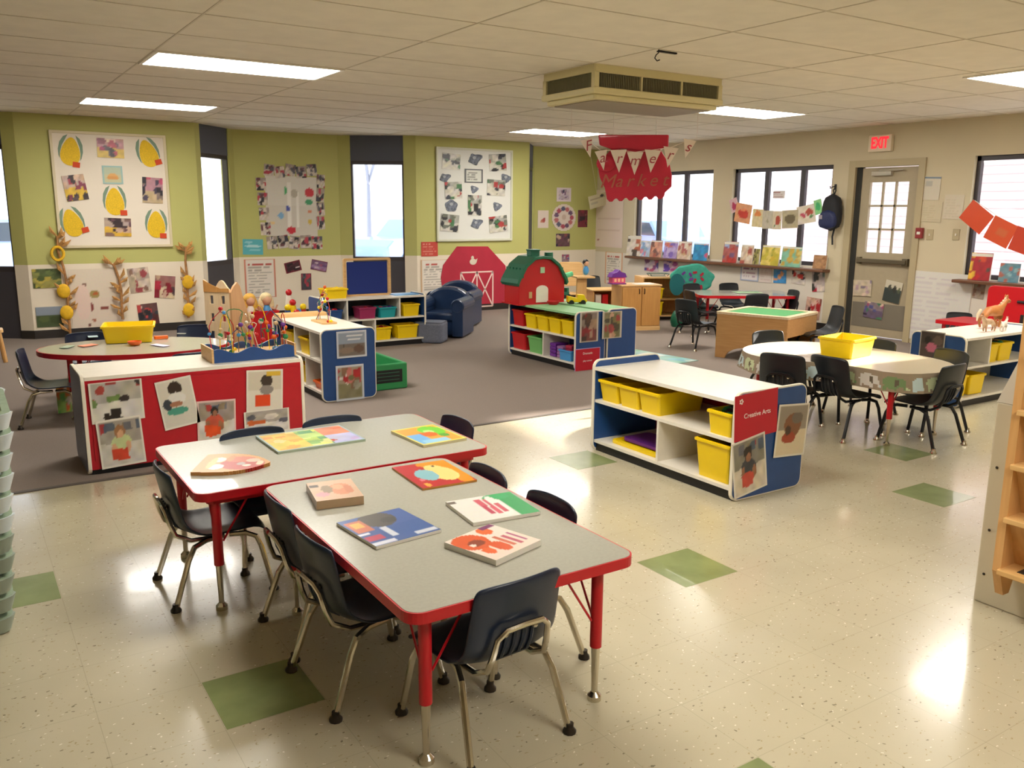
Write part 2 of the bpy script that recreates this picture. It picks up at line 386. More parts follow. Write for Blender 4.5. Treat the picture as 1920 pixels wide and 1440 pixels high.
# hook and scuff in the ceiling
p = UZ(1235, 92, CEIL)
t = thing('ceiling_hook', 'small dark wire hook hanging from the ceiling grid above the air unit', 'hook', (p.x, p.y, CEIL-.003))
MB().tube([(0, 0, 0), (0, 0, -.02), (-.02, .0, -.035), (-.03, 0, -.055), (-.01, 0, -.07), (.012, 0, -.062)], .004, 6).build('wire', M_darksteel, t)
MB().box((.10, .03, -.004), (.16, .02, .008)).build('clip_bar', M_darksteel, t)

# ------------------------------------------------------------------ ceiling air unit
M_ac = mat('beige_air_unit', 'd8cd9c', .45)
M_fin = mat('air_grille', '8f8a6c', .5)
M_dark = mat('dark_recess', '2c2b26', .8)
ac = thing('air_conditioner', 'boxy beige ceiling air unit with louvred sides', 'air conditioner', (4.585, 5.37, CEIL))
w, d, h = 1.27, .64, .235
MB().ring(rrect(w, d, .01, 1), rrect(w-.03, d-.03, .008, 1), -.055, 0).build('top_rail', M_ac, ac)
MB().prism(rrect(w-.06, d-.06, .01, 1), -.16, -.05).build('core', M_dark, ac)
mb = MB(); mb.prism(rrect(w+.02, d+.02, .012, 2), -.2, -.155); mb.prism(rrect(w-.04, d-.04, .02, 2), -.235, -.2); mb.build('bottom_tray', M_ac, ac, bevel=.008)
mb = MB(); mb.prism(rrect(w-.12, d-.12, .02, 2), -.242, -.234); mb.build('intake_panel', mat('intake_grey', '9a9080', .7), ac)
mb = MB()
for (x, y) in ((-w/2+.02, -d/2+.02), (w/2-.02, -d/2+.02), (-w/2+.02, d/2-.02), (w/2-.02, d/2-.02), (-w/2+.44, -d/2+.01), (-w/2+.84, -d/2+.01)):
    ww = .04 if abs(y) < d/2-.015 else .015
    mb.box((x, y, -.105), (ww, ww if ww == .04 else .02, .11))
mb.build('corner_post', M_ac, ac)
for side in ('front', 'left'):
    mb = MB()
    if side == 'front':
        for k in range(70):
            x = -w/2+.05+k*(w-.1)/69; mb.box((x, -d/2+.02, -.107), (.003, .02, .1))
    else:
        for k in range(32):
            y = -d/2+.05+k*(d-.1)/31; mb.box((-w/2+.02, y, -.107), (.02, .003, .1))
    mb.build('louvre', M_fin, ac)

# ------------------------------------------------------------------ walls
M_gw = mat('green_wall_paint', 'bdbc72', .7, noise=.02, nscale=2, bump=.03, bscale=80)
M_wains = mat('cream_wainscot', 'ebdfca', .6, noise=.02, nscale=2)
M_beige = mat('beige_wall_paint', 'cdc0a2', .75, noise=.02, nscale=2, bump=.03, bscale=80)
M_base = mat('black_baseboard', '2a2522', .5)
WH = .85
def wallseg(mb, a, b, z0, z1, th=.12, m=0):
    a = Vector((a[0], a[1])); b = Vector((b[0], b[1])); d = (b-a).normalized(); n = Vector((-d.y, d.x))*th
    q = [a, b, b+n, a+n]; mb.prism([(p.x, p.y) for p in q], z0, z1, m=m)
YP, YR = 11.22, 11.85
WB = []   # back wall zigzag corners
pts = [(-4, YR), (-.18, YR), (.72, YP), (2.64, YP), (3.27, YR), (4.72, YR), (5.63, YP), (7.55, YP), (8.08, YR), (9.38, YR)]
mb = MB(); bb = MB()
def full(a, b):
    wallseg(mb, a, b, 0, WH, m=1); wallseg(mb, a, b, WH, CEIL, m=0)
    A = Vector((a[0], a[1])); B = Vector((b[0], b[1])); n = Vector(((B-A).y, -(B-A).x)).normalized()*.008
    wallseg(bb, (A.x+n.x, A.y+n.y), (B.x+n.x, B.y+n.y), 0, .10, .008)
def lerp(a, b, t): return (a[0]+(b[0]-a[0])*t, a[1]+(b[1]-a[1])*t)
full(pts[0], pts[1]); full(pts[2], pts[3]); full(pts[4], pts[5]); full(pts[6], pts[7]); full(pts[8], pts[9])
WINS = []
for (a, b, t0, t1) in ((pts[1], pts[2], .2, .86), (pts[3], pts[4], .12, .86), (pts[5], pts[6], .16, .84), (pts[7], pts[8], .1, .88)):
    p0, p1 = lerp(a, b, t0), lerp(a, b, t1); full(a, p0); full(p1, b); WINS.append((p0, p1))
struct(mb, 'wall_back', [M_gw, M_wains]); struct(bb, 'baseboard_back', M_base)
M_blind = mat('dark_roller_blind', '5c606c', .8)
M_panel = mat('dark_window_panel', '45434a', .5)
for k, (a, b) in enumerate(WINS):
    A = Vector((a[0], a[1], 0)); B = Vector((b[0], b[1], 0)); L = (B-A).length; ang = math.atan2(B.y-A.y, B.x-A.x)
    root = thing('window_%d' % (k+1), None, None, (A.x, A.y, 0), ang); root['kind'] = 'structure'
    z0, z1 = .80, 2.12
    mb = MB(); fw = .025
    mb.bx(0, L, .02, .09, z0-.03, z0+.03); mb.bx(0, L, .02, .09, z1, z1+.05); mb.bx(0, fw, .02, .09, z0, z1); mb.bx(L-fw, L, .02, .09, z0, z1)
    mb.build('window_frame', M_frame, root)
    MB().bx(fw, L-fw, .05, .056, z0+.03, z1).build('pane', M_glass, root)
    MB().bx(0, L, .02, .09, 0, z0-.03).build('lower_panel', M_panel, root)
    MB().bx(0, L, .015, .09, z1+.05, CEIL).build('blind', M_blind, root)

# right wall with openings (x = 9.38), y decreasing to the right of the picture
XE = 9.38
OP = [(9.16, 10.86, .82, 2.10), (7.12, 8.78, .82, 2.09), (5.93, 6.82, 0, 2.06), (3.0, 5.33, .80, 2.11)]
mb = MB()
ys = sorted({-3.2, 11.97} | {o[0] for o in OP} | {o[1] for o in OP})
for y0, y1 in zip(ys[:-1], ys[1:]):
    op = [o for o in OP if abs(o[0]-y0) < 1e-6]
    spans = [(0, CEIL)] if not op else ([(0, op[0][2])] if op[0][2] > 0 else [])+[(op[0][3], CEIL)]
    for (z0, z1) in spans:
        if z0 == 0 and not (5.3 < y0 < 5.95) and z1 > .1:
            zz = min(z1, WH-.03); lowm = 1 if y0 > 6.9 or y0 < 5.9 else 0
            mb.bx(XE, XE+.16, y0, y1, 0, zz, m=lowm)
            if z1 > zz: mb.bx(XE, XE+.16, y0, y1, zz, z1, m=0)
        else: mb.bx(XE, XE+.16, y0, y1, z0, z1, m=0)
struct(mb, 'wall_right', [M_beige, mat('white_wainscot', 'dfd6c8', .6)])
mb = MB(); mb.bx(XE-.01, XE, 6.92, 11.8, 0, .10); mb.bx(XE-.01, XE, -3.2, 5.85, 0, .10); struct(mb, 'baseboard_right', M_base)
struct(MB().bx(-4.12, -4, -3.2, 12, 0, CEIL), 'wall_left', M_beige)
struct(MB().bx(-4, 9.5, -3.32, -3.2, 0, CEIL), 'wall_front', M_beige)
def ewin(n, o, mull, names=None):
    y0, y1, z0, z1 = o; root = thing('window_%d' % n, None, None, (XE, y0, 0)); root['kind'] = 'structure'; L = y1-y0
    mb = MB(); fw = .045
    mb.bx(.05, .11, 0, L, z0, z0+.05); mb.bx(.05, .11, 0, L, z1-.05, z1); mb.bx(.05, .11, 0, fw, z0, z1); mb.bx(.05, .11, L-fw, L, z0, z1)
    mb.build('window_frame', M_frame, root)
    ms = [fw]+[L*q for q in mull]+[L-fw]
    for q in mull: MB().bx(.055, .105, L*q-.035, L*q+.035, z0+.05, z1-.05).build('mullion', M_frame, root)
    for a, b in zip(ms[:-1], ms[1:]):
        MB().bx(.075, .08, a, b, z0+.05, z1-.05).build('pane', M_glass, root)
    return root
ewin(5, OP[0], (.36, .70)); w6 = ewin(6, OP[1], (.30, .66)); ewin(7, OP[3], ())
# brown sill shelf
M_sill = wood('brown_sill', '5c3a26', '7a5034', axis=1)
a = UX(1172, 468, XE-.1); b = UX(1550, 495, XE-.1)
SZ = .79
struct(MB().bx(XE-.15, XE+.05, 7.05, 10.9, SZ-.035, SZ).add([], []), 'window_sill_1', M_sill, bevel=.006)
struct(MB().bx(XE-.15, XE+.05, 3.0, 5.36, SZ-.035, SZ), 'window_sill_2', M_sill, bevel=.006)

# door with nine lights
M_doorp = mat('taupe_door_paint', 'a99b80', .5, noise=.02)
M_trim = mat('door_frame_paint', 'b3a482', .5)
mb = MB(); y0, y1, zt = 5.93, 6.82, 2.06
mb.bx(XE-.02, XE+.17, y0-.05, y0+.03, 0, zt+.06); mb.bx(XE-.02, XE+.17, y1-.03, y1+.06, 0, zt+.06); mb.bx(XE-.019, XE+.17, y0+.03, y1-.03, zt-.02, zt+.06)
struct(mb, 'trim_door_frame', M_trim)
door = thing('door_1', None, None, (XE+.03, y0+.03, 0)); door['kind'] = 'structure'
DW = y1-y0-.13; DL = .04
gz0, gz1 = 1.03, 1.86; gy0, gy1 = .13, DW-.12
mb = MB(); mb.bx(0, DL, 0, gy0, .02, zt-.03); mb.bx(0, DL, gy1, DW, .02, zt-.03); mb.bx(0, DL, gy0, gy1, .02, gz0); mb.bx(0, DL, gy0, gy1, gz1, zt-.03)
mb.build('door_panel', M_doorp, door)
mb = MB()
for k in (1, 2):
    y = gy0+(gy1-gy0)*k/3; mb.bx(.008, DL-.008, y-.012, y+.012, gz0, gz1); z = gz0+(gz1-gz0)*k/3; mb.bx(.008, DL-.008, gy0, gy1, z-.012, z+.012)
mb.build('muntin', M_doorp, door)
MB().bx(.018, .022, gy0, gy1, gz0, gz1).build('pane', M_glass, door)
MB().bx(-.004, .0, 0.02, DW-.02, .12, .42).build('kick_plate', mat('kick_plate', '8b8374', .4, metal=.4), door)
mb = MB(); mb.box((-.045, DW/2, .93), (.03, DW-.1, .05)); mb.box((-.02, .07, .93), (.05, .07, .09)); mb.box((-.02, DW-.07, .93), (.05, .05, .08)); mb.build('push_bar', mat('bar_bronze', '6e6450', .35, metal=.6), door, bevel=.005)
mb = MB(); mb.box((-.03, DW*.62, zt-.10), (.05, .26, .05)); mb.box((-.05, DW*.45, zt-.065), (.015, .32, .015)); mb.build('door_closer', mat('closer_grey', 'b9b2a2', .4, metal=.3), door, bevel=.006)
mb = MB(); mb.bx(XE+.02, XE+.07, y1-.105, y1-.03, 0, zt-.02); struct(mb, 'trim_door_gap_shade', M_dark)  # dark strip stands in for the shade of the gap beside the door

# ------------------------------------------------------------------ outside world
M_ground = mat('pale_ground_outside', 'dcdde0', .9, noise=.05, nscale=1)
struct(MB().bx(-60, 90, -60, 120, -.6, -.25), 'ground', M_ground)
M_brick = mat('pale_pink_brick', 'e6cfcb', .9)
b_ = thing('building', 'pale pinkish building wall seen through the door and the right windows', 'building', (15.2, -4, -.25))
mb = MB(); mb.bx(0, 4, 0, 17, 0, 3.75); mb.bx(0, 4, 8, 17, 3.7, 5.4); mb.build('wall', M_brick, b_)  # taller second block is added, unseen, to keep sun off the carpet
mb = MB()
for k in range(24): mb.bx(-.012, 0, 0, 17, .1+k*.145, .115+k*.145)
mb.build('siding_joint', mat('siding_joint', 'cdb3b2', .9), b_)
MB().bx(-.15, 4.1, -.1, 7.95, 3.75, 3.85).build('roof_edge', mat('roof_edge', 'b9b0b0', .8), b_)
def car(x, y, rz, colr, label):
    c = thing('car', label, 'car', (x, y, -.25), rz, 'cars parked outside'); mc = mat('car_paint_'+colr, colr, .3, coat=.5)
    prof = [(-2.1, .35), (-2.15, .75), (-1.9, .95), (-1.1, 1.02), (-.6, 1.48), (.9, 1.5), (1.6, 1.02), (2.05, .9), (2.15, .5), (2.1, .35)]
    MB().prism(prof, -.85, .85, 'y').build('body', mc, c, bevel=.06)
    MB().prism([(-1.0, 1.04), (-.58, 1.42), (.85, 1.44), (1.42, 1.04)], -.87, .87, 'y').build('side_window', mat('car_glass', '39424e', .15), c)
    for (wx, wy) in ((-1.35, -.8), (1.35, -.8), (-1.35, .8), (1.35, .8)):
        m_ = MB(); m_.xf(Matrix.Translation((wx, wy, .33)) @ Matrix.Rotation(math.pi/2, 4, 'X')); m_.lathe([(.2, -.1), (.33, -.1), (.34, 0), (.33, .1), (.2, .1)]); m_.build('wheel', M_black, c, smooth=True)
car(11.5, 22.5, .3, '7d9ad2', 'pale blue car parked outside beyond the middle back window')
car(16.5, 24.0, .2, 'c9a2ac', 'pinkish car parked outside further right beyond the back window')
car(19.0, 20.5, 1.3, '6f8cc4', 'blue grey car outside beyond the window above the bookshelf sill')
car(22.5, 24.5, 1.2, '90a6d0', 'silvery car outside behind the blue grey car')
car(1.0, 22.0, .1, '8096c4', 'grey blue car outside beyond the far left window')
M_bark = mat('pale_bark', '8b8f9c', .9)
def tree(x, y, h, seed, label):
    rd = random.Random(seed); m_ = MB()
    def br(p, d, l, r, n):
        q = p+d*l; m_.tube([p, p+d*l*.5+Vector((rd.uniform(-.05, .05), rd.uniform(-.05, .05), 0)), q], [r, r*.8, r*.6], 5)
        if n: 
            for _ in range(3): br(q, (d+Vector((rd.uniform(-.7, .7), rd.uniform(-.7, .7), rd.uniform(0, .5)))).normalized(), l*.72, r*.55, n-1)
    br(Vector((0, 0, 0)), Vector((0, 0, 1)), h*.32, .12, 4)
    o = m_.build('bare_tree', M_bark, loc=(x, y, -.25)); tag(o, label, 'tree', 'bare winter trees outside')
tree(4.2, 21, 7, 3, 'bare tree outside seen through the narrow window right of the corn board')
tree(0.2, 26, 7, 5, 'bare tree outside the far left window')
tree(11.8, 27, 8, 7, 'bare tree outside the middle back window')
tree(23, 28, 7, 9, 'bare tree outside the first window of the right wall')

# ================================================================== FURNITURE
# ------------------------------------------------------------------ school chair (one-piece shell on four splayed legs); faces local +y
def make_chair(name, shell, legm, glidem):
    t = thing(name, 'x', 'chair'); S_ = .92
    prof = [(.185, .240), (.178, .262), (.13, .270), (.05, .262), (-.04, .258), (-.10, .266), (-.138, .290), (-.155, .33), (-.166, .385), (-.177, .44), (-.187, .495), (-.190, .515), (-.186, .526)]
    wid = [.30, .325, .335, .335, .335, .33, .322, .315, .31, .305, .30, .292, .268]
    n = 10; v = []; f = []
    for i, ((y, z), w) in enumerate(zip(prof, wid)):
        for j in range(n+1):
            s = -1+2*j/n; x = s*w/2; e = abs(s)**3
            if i <= 4: v.append((x, y-(.012*e if i < 2 else 0), z+(.010*e if i >= 2 else -.004*e)))
            elif i <= 6: v.append((x, y+.03*e, z+.012*e))
            else: v.append((x, y+.026*abs(s)**2.5, z-(.010*abs(s)**4 if i >= 11 else 0)))
    for i in range(len(prof)-1):
        for j in range(n): f.append((i*(n+1)+j, i*(n+1)+j+1, (i+1)*(n+1)+j+1, (i+1)*(n+1)+j))
    mb = MB(); mb.add(v, f)
    so = mb.build('seat_shell', shell, t, smooth=True, solid=.009, sub=1)
    for sx in (-1, 1):
        a = [(sx*.11, .04, .240), (sx*.125, .10, .240), (sx*.145, .135, .226), (sx*.155, .15, .185), (sx*.172, .185, .012)]
        L = MB().tube(a, .0105, 8).build('leg', legm, t, smooth=True)
        MB().lathe([(.012, .03), (.012, .018), (.020, .008), (.020, 0.0)], (sx*.173, .187, 0), 10).build('glide', glidem, L, smooth=True)
        a = [(sx*.11, .02, .240), (sx*.125, -.05, .240), (sx*.145, -.10, .228), (sx*.155, -.125, .185), (sx*.172, -.185, .012)]
        L = MB().tube(a, .0105, 8).build('leg', legm, t, smooth=True)
        MB().lathe([(.012, .03), (.012, .018), (.020, .008), (.020, 0.0)], (sx*.173, -.187, 0), 10).build('glide', glidem, L, smooth=True)
    b = [(-.10, .02, .237), (-.10, -.10, .240), (-.098, -.155, .270), (-.092, -.172, .315), (-.085, -.185, .370), (-.06, -.192, .392), (0, -.195, .396), (.06, -.192, .392), (.085, -.185, .370), (.092, -.172, .315), (.098, -.155, .270), (.10, -.10, .240), (.10, .02, .237)]
    MB().tube(b, .009, 8).build('back_frame', legm, t, smooth=True)
    for k in range(4):
        x = -.045+.03*k; MB().tube([(x, -.106, .266), (x, -.143, .292), (x, -.160, .33), (x, -.171, .382)], .006, 6).build('back_rib', shell, t, smooth=True)
    for sx in (-1, 1): MB().ell((sx*.05, -.172, .372), (.010, .010, .010), 8, 4).build('rivet', M_chrome, t, smooth=True)
    return t
navy = make_chair('school_chair', M_navy, M_chrome, M_glide)
NC = [0]; KC = [0]
def chair(x, y, face, label, group, kind='navy'):
    """face = the heading the sitter looks towards, degrees from +x"""
    cnt = NC if kind == 'navy' else KC; proto = navy if kind == 'navy' else blackc
    c = proto if cnt[0] == 0 else copy_tree(proto); cnt[0] += 1
    c.location = (x, y, .005 if y > 5.2 else .001); c.rotation_euler = (0, 0, math.radians(face-90)); c['label'] = label; c['group'] = group; return c
G1 = 'navy chairs around the two front tables'
chair(.765, 3.38, 0, 'navy chair at the left end of the rear grey table, beside the wooden puzzle', G1)
chair(1.02, 2.79, 0, 'navy chair at the left side of the front grey table, the farther of two there', G1)
chair(1.00, 2.40, 3, 'navy chair at the left side of the front grey table, the nearer of two there', G1)
chair(1.19, 1.975, 94, 'closest navy chair, chrome back frame towards the camera, at the near table end', G1)
chair(1.485, 2.29, 180, 'navy chair right of the front grey table, beside the white and green book', G1)
chair(1.475, 2.70, 178, 'navy chair right of the front grey table, close to the red duckling book', G1)
chair(1.775, 3.46, 182, 'navy chair at the right end of the rear grey table, beside the green board book', G1)
chair(1.06, 3.60, -88, 'navy chair behind the rear grey table in front of the red backed shelf', G1)
chair(1.44, 3.63, -91, 'navy chair behind the rear grey table, just behind the long picture puzzle', G1)
G2 = 'navy chairs around the oval table'
chair(.50, 6.72, -12, 'navy chair at the left end of the oval table on the carpet', G2)
chair(1.32, 6.22, 92, 'navy chair on the near side of the oval table, behind the red backed shelf', G2)
chair(1.62, 7.36, -110, 'navy chair on the far side of the oval table, right of the yellow bin', G2)
chair(.84, 7.30, -85, 'navy chair on the far side of the oval table, left of the yellow bin', G2)
blackc = make_chair('school_chair', M_blackshell, M_darksteel, M_chrome); blackc.scale = (1.06, 1.06, 1.06)
G3 = 'black chairs around the elephant cloth table'
chair(4.84, 3.90, 20, 'black chair at the far left side of the elephant cloth table', G3, 'black')
chair(5.04, 3.60, -3, 'black chair with two bright rivets in front of the elephant cloth table, centre', G3, 'black')
chair(5.29, 3.17, 92, 'black chair at the near right side of the elephant cloth table, seen from its side', G3, 'black')
chair(5.46, 4.50, -100, 'black chair on the far side of the elephant cloth table, left of the yellow bin', G3, 'black')
chair(5.66, 3.90, 185, 'black chair on the far side of the elephant cloth table, right behind the yellow bin', G3, 'black')
chair(5.68, 3.38, 165, 'black chair at the right end of the elephant cloth table, beside the blue shelf end', G3, 'black')
G4 = 'dark chairs near the right wall windows'
chair(6.88, 6.88, 5, 'dark chair left of the wooden table with the green top', G4, 'black')
chair(7.44, 5.66, 150, 'empty dark chair standing turned away right of the wooden table, by the door', G4, 'black')
chair(7.72, 7.62, -20, 'dark chair at the left end of the red edged table by the windows', G4, 'black')
chair(7.95, 7.08, 75, 'dark chair on the near side of the red edged table by the windows, left one', G4, 'black')
chair(8.55, 7.12, 155, 'dark chair at the near right corner of the red edged table, its back standing tall', G4, 'black')
chair(8.25, 8.18, -90, 'dark chair behind the red edged table under the window, left one', G4, 'black')
chair(8.75, 8.02, -100, 'dark chair behind the red edged table under the window, right one', G4, 'black')
chair(7.90, 9.95, -100, 'small dark chair behind the light wooden play desk in the far corner', G4, 'black')
chair(9.02, 5.12, 205, 'small dark chair at the little red table by the wall chart', G4, 'black').scale = (.85, .85, .85)

# ------------------------------------------------------------------ activity tables with red edge
def leg_table(parent, x, y, zt, inward, sx, sy, adj=.18):
    """one adjustable table leg: red upper tube, chrome insert, glide; two thin braces"""
    L = MB().tube([(x, y, zt), (x, y, adj)], .0185, 12).build('leg', M_rededge, parent, smooth=True)
    MB().lathe([(.0145, adj+.01), (.0135, adj-.02), (.010, .05), (.010, .028), (.022, .016), (.022, .0)], (x, y, 0), 12).build('leg_extension', M_chrome, L, smooth=True)
    mb = MB(); mb.tube([(x+sx*.02, y, .27), (x+sx*.14, y, zt)], .004, 5); mb.tube([(x, y+sy*.02, .27), (x, y+sy*.14, zt)], .004, 5); mb.build('brace', M_rededge, parent)
def rect_table(name, label, x0, x1, y0, y1, h, r=.05, inset=.085, group=None):
    w, d = x1-x0, y1-y0; t = thing(name, label, 'table', ((x0+x1)/2, (y0+y1)/2, 0), 0, group)
    MB().prism(rrect(w-.010, d-.010, r-.005, 6), h-.022, h).build('tabletop', M_tabtop, t)
    MB().ring(rrect(w, d, r, 6), rrect(w-.012, d-.012, r-.006, 6), h-.032, h-.001).build('edge_band', M_rededge, t)
    MB().ring(rrect(w-.10, d-.10, .02, 2), rrect(w-.13, d-.13, .01, 2), h-.06, h-.022).build('apron', M_rededge, t)
    for sx in (-1, 1):
        for sy in (-1, 1): leg_table(t, sx*(w/2-inset), sy*(d/2-inset), h-.03, 0, -sx, -sy)
    return t
TZ = .49
rect_table('activity_table', 'grey topped table with red edge standing crosswise, the farther of the two front tables', .645, 1.875, 3.055, 3.815, TZ, group='two front activity tables')
rect_table('activity_table', 'nearest grey topped table with red edge, pointing at the camera', .875, 1.63, 1.815, 3.035, TZ, group='two front activity tables')

# oval table on the carpet
def poly_table(name, label, poly, h, cx, cy, legs, topm=M_tabtop, edge=M_rededge, rz=0, adj=.18):
    t = thing(name, label, 'table', (cx, cy, .004), rz)
    sc = [(x*.985, y*.985) for x, y in poly]
    MB().prism(sc, h-.022, h).build('tabletop', topm, t); MB().ring(poly, sc, h-.035, h-.001).build('edge_band', edge, t)
    for (x, y) in legs: leg_table(t, x, y, h-.03, 0, -1 if x > 0 else 1, -1 if y > 0 else 1, adj)
    return t
ov = [(.66*math.cos(a), .43*math.sin(a)) for a in [2*math.pi*k/40 for k in range(40)]]
poly_table('oval_table', 'oval grey table with red edge on the carpet at left', ov, .485, 1.09, 6.83, [(-.42, -.22), (.42, -.22), (-.42, .22), (.42, .22)], rz=math.radians(-14))
ov = rrect(1.25, .78, .12, 5)
poly_table('window_table', 'pale table with red edge under the right wall windows', ov, .485, 8.42, 7.62, [(-.5, -.28), (.5, -.28), (-.5, .28), (.5, .28)], rz=math.radians(-32))
poly_table('small_table', 'little red table top with red legs by the wall chart at right', rrect(.55, .5, .05), .46, 8.42, 4.62, [(-.2, -.18), (.2, -.18), (-.2, .18), (.2, .18)], topm=M_redlam)

# elephant cloth table
P8 = [(4.95, 3.14), (5.36, 3.03), (5.66, 3.2), (5.78, 3.55), (5.76, 4.1), (5.6, 4.42), (5.28, 4.52), (4.9, 4.42), (4.70, 4.12), (4.80, 3.85), (4.98, 3.5)]
tcx, tcy = 5.25, 3.78
def smoothpoly(P, k=3):
    for _ in range(k):
        Q = []
        for i in range(len(P)):
            a, b = P[i], P[(i+1) % len(P)]; Q += [(a[0]*.75+b[0]*.25, a[1]*.75+b[1]*.25), (a[0]*.25+b[0]*.75, a[1]*.25+b[1]*.75)]
        P = Q
    return P
pl = [(x-tcx, y-tcy) for x, y in smoothpoly(P8, 2)]
t = thing('cloth_table', 'table with red legs under the elephant patterned cloth', 'table', (tcx, tcy, 0))
MB().prism([(x*.985, y*.985) for x, y in pl], .455, .492).build('tabletop', M_tabtop, t)
for (x, y) in ((5.03, 3.24), (5.56, 3.24), (4.93, 4.25), (5.5, 4.33)): leg_table(t, x-tcx, y-tcy, .456, 0, -1 if x > tcx else 1, -1 if y > tcy else 1)
# cloth: flat top + hanging skirt with printed elephants (vertex painted print)
def cloth():
    n = len(pl); per = [0]
    for i in range(n): a, b = pl[i], pl[(i+1) % n]; per.append(per[-1]+math.hypot(b[0]-a[0], b[1]-a[1]))
    tot = per[-1]; K = 320; rows = 14; drop = .125; v = []; f = []; cols = []
    def at(s):
        s = s % tot
        for i in range(n):
            if s <= per[i+1]: t_ = (s-per[i])/(per[i+1]-per[i]+1e-9); a, b = pl[i], pl[(i+1) % n]; return a[0]+(b[0]-a[0])*t_, a[1]+(b[1]-a[1])*t_
        return pl[0]
    base = lin('a1927c'); hues = [lin('cfdcb0'), lin('dcd9cf'), lin('7e9a6c'), lin('c9dfe2')]; dk = lin('6f6757')
    def pat(s, h):  # s metres along hem, h metres down
        u = s/.17; k = int(u); fx = (u-k-.5)*.17; y = (h-.066); c = base; hue = hues[k % 4]
        if (fx/.055)**2+(y/.040)**2 < 1: c = hue
        if ((fx-.055)/.028)**2+((y+.004)/.030)**2 < 1: c = hue
        if abs(fx-.082) < .008 and -.0 < y < .045: c = hue
        if -.05 < fx < -.03 and .02 < y < .052 or .015 < fx < .035 and .02 < y < .052: c = hue
        if ((fx-.03)/.015)**2+(y/.022)**2 < 1: c = dk
        if ((fx+.078)/.010)**2+((y-.035)/.010)**2 < 1: c = hues[(k+1) % 4]
        return c
    for i in range(K+1):
        x, y = at(tot*i/K); 
        for j in range(rows+1):
            q = j/rows; w = 1.015+.03*q*(1+.6*math.sin(i*.22)) ; v.append((x*w, y*w, .4965-drop*q+(0 if j else .0)))
    for i in range(K):
        for j in range(rows):
            a = i*(rows+1)+j; f.append((a, a+1, a+rows+2, a+rows+1)); c = pat(tot*(i+.5)/K, (j+.5)/rows*drop); cols += [(*c, 1)]*4
    me = bpy.data.meshes.new('tablecloth')
    top = [i*(rows+1) for i in range(K)]; f.append(tuple(reversed(top))); cols += [(*lin('ccbfa6'), 1)]*K
    me.from_pydata(v, [], f); at_ = me.color_attributes.new('paint', 'FLOAT_COLOR', 'CORNER'); at_.data.foreach_set('color', np.array(cols, dtype=np.float32).ravel())
    me.materials.append(paint_mat('printed_vinyl_cloth', .25)); me.update(); o = bpy.data.objects.new('tablecloth', me); COL.objects.link(o); o.location = (tcx, tcy, 0)
    tag(o, 'tan vinyl tablecloth printed with elephants over the right hand table', 'tablecloth')
cloth()

# ------------------------------------------------------------------ bins
def bin_mesh(mb, w, d, h, th=.006, m=0, taper=.88):
    a = rrect(w*taper, d*taper, .012, 2); b = rrect(w, d, .014, 2); bi = rrect(w-2*th, d-2*th, .010, 2); ai = rrect(w*taper-2*th, d*taper-2*th, .008, 2); n = len(a)
    v = [(x, y, 0) for x, y in a]+[(x, y, h) for x, y in b]+[(x, y, h) for x, y in bi]+[(x, y, th) for x, y in ai]
    f = [tuple(range(n-1, -1, -1)), tuple(range(3*n, 4*n))]
    for i in range(n):
        j = (i+1) % n; f += [(i, j, n+j, n+i), (n+i, n+j, 2*n+j, 2*n+i), (2*n+i, 2*n+j, 3*n+j, 3*n+i)]
    mb.add(v, f, m)
def bin_(label, x, y, z, w, d, h, m=None, rz=0, group=None, fill=None, seed=0, name='storage_bin', lid=None):
    t = thing(name, label, 'bin', (x, y, z), math.radians(rz), group); m = m or M_yellow
    mb = MB(); bin_mesh(mb, w, d, h); mb.build('bin_body', m, t)
    MB().ring(rrect(w+.016, d+.016, .018, 2), rrect(w-.004, d-.004, .012, 2), h-.016, h-.003).build('rim', m, t)
    if fill:
        rd = random.Random(seed); mb = MB(); mats = fill
        for k in range(14):
            r = rd.uniform(.014, .03)*min(1, w/.16); mb.ell((rd.uniform(-.36, .36)*w, rd.uniform(-.36, .36)*d, h*.6+rd.uniform(0, h*.28)), (r*1.3, r, r), 7, 5, m=rd.randrange(len(mats)))
        mb.v = mb.v; o = mb.build('contents', mats, t, smooth=True); o['kind'] = 'stuff'
    if lid: MB().prism(rrect(w+.01, d+.01, .014, 2), h, h+.012).build('lid', lid, t)
    return t

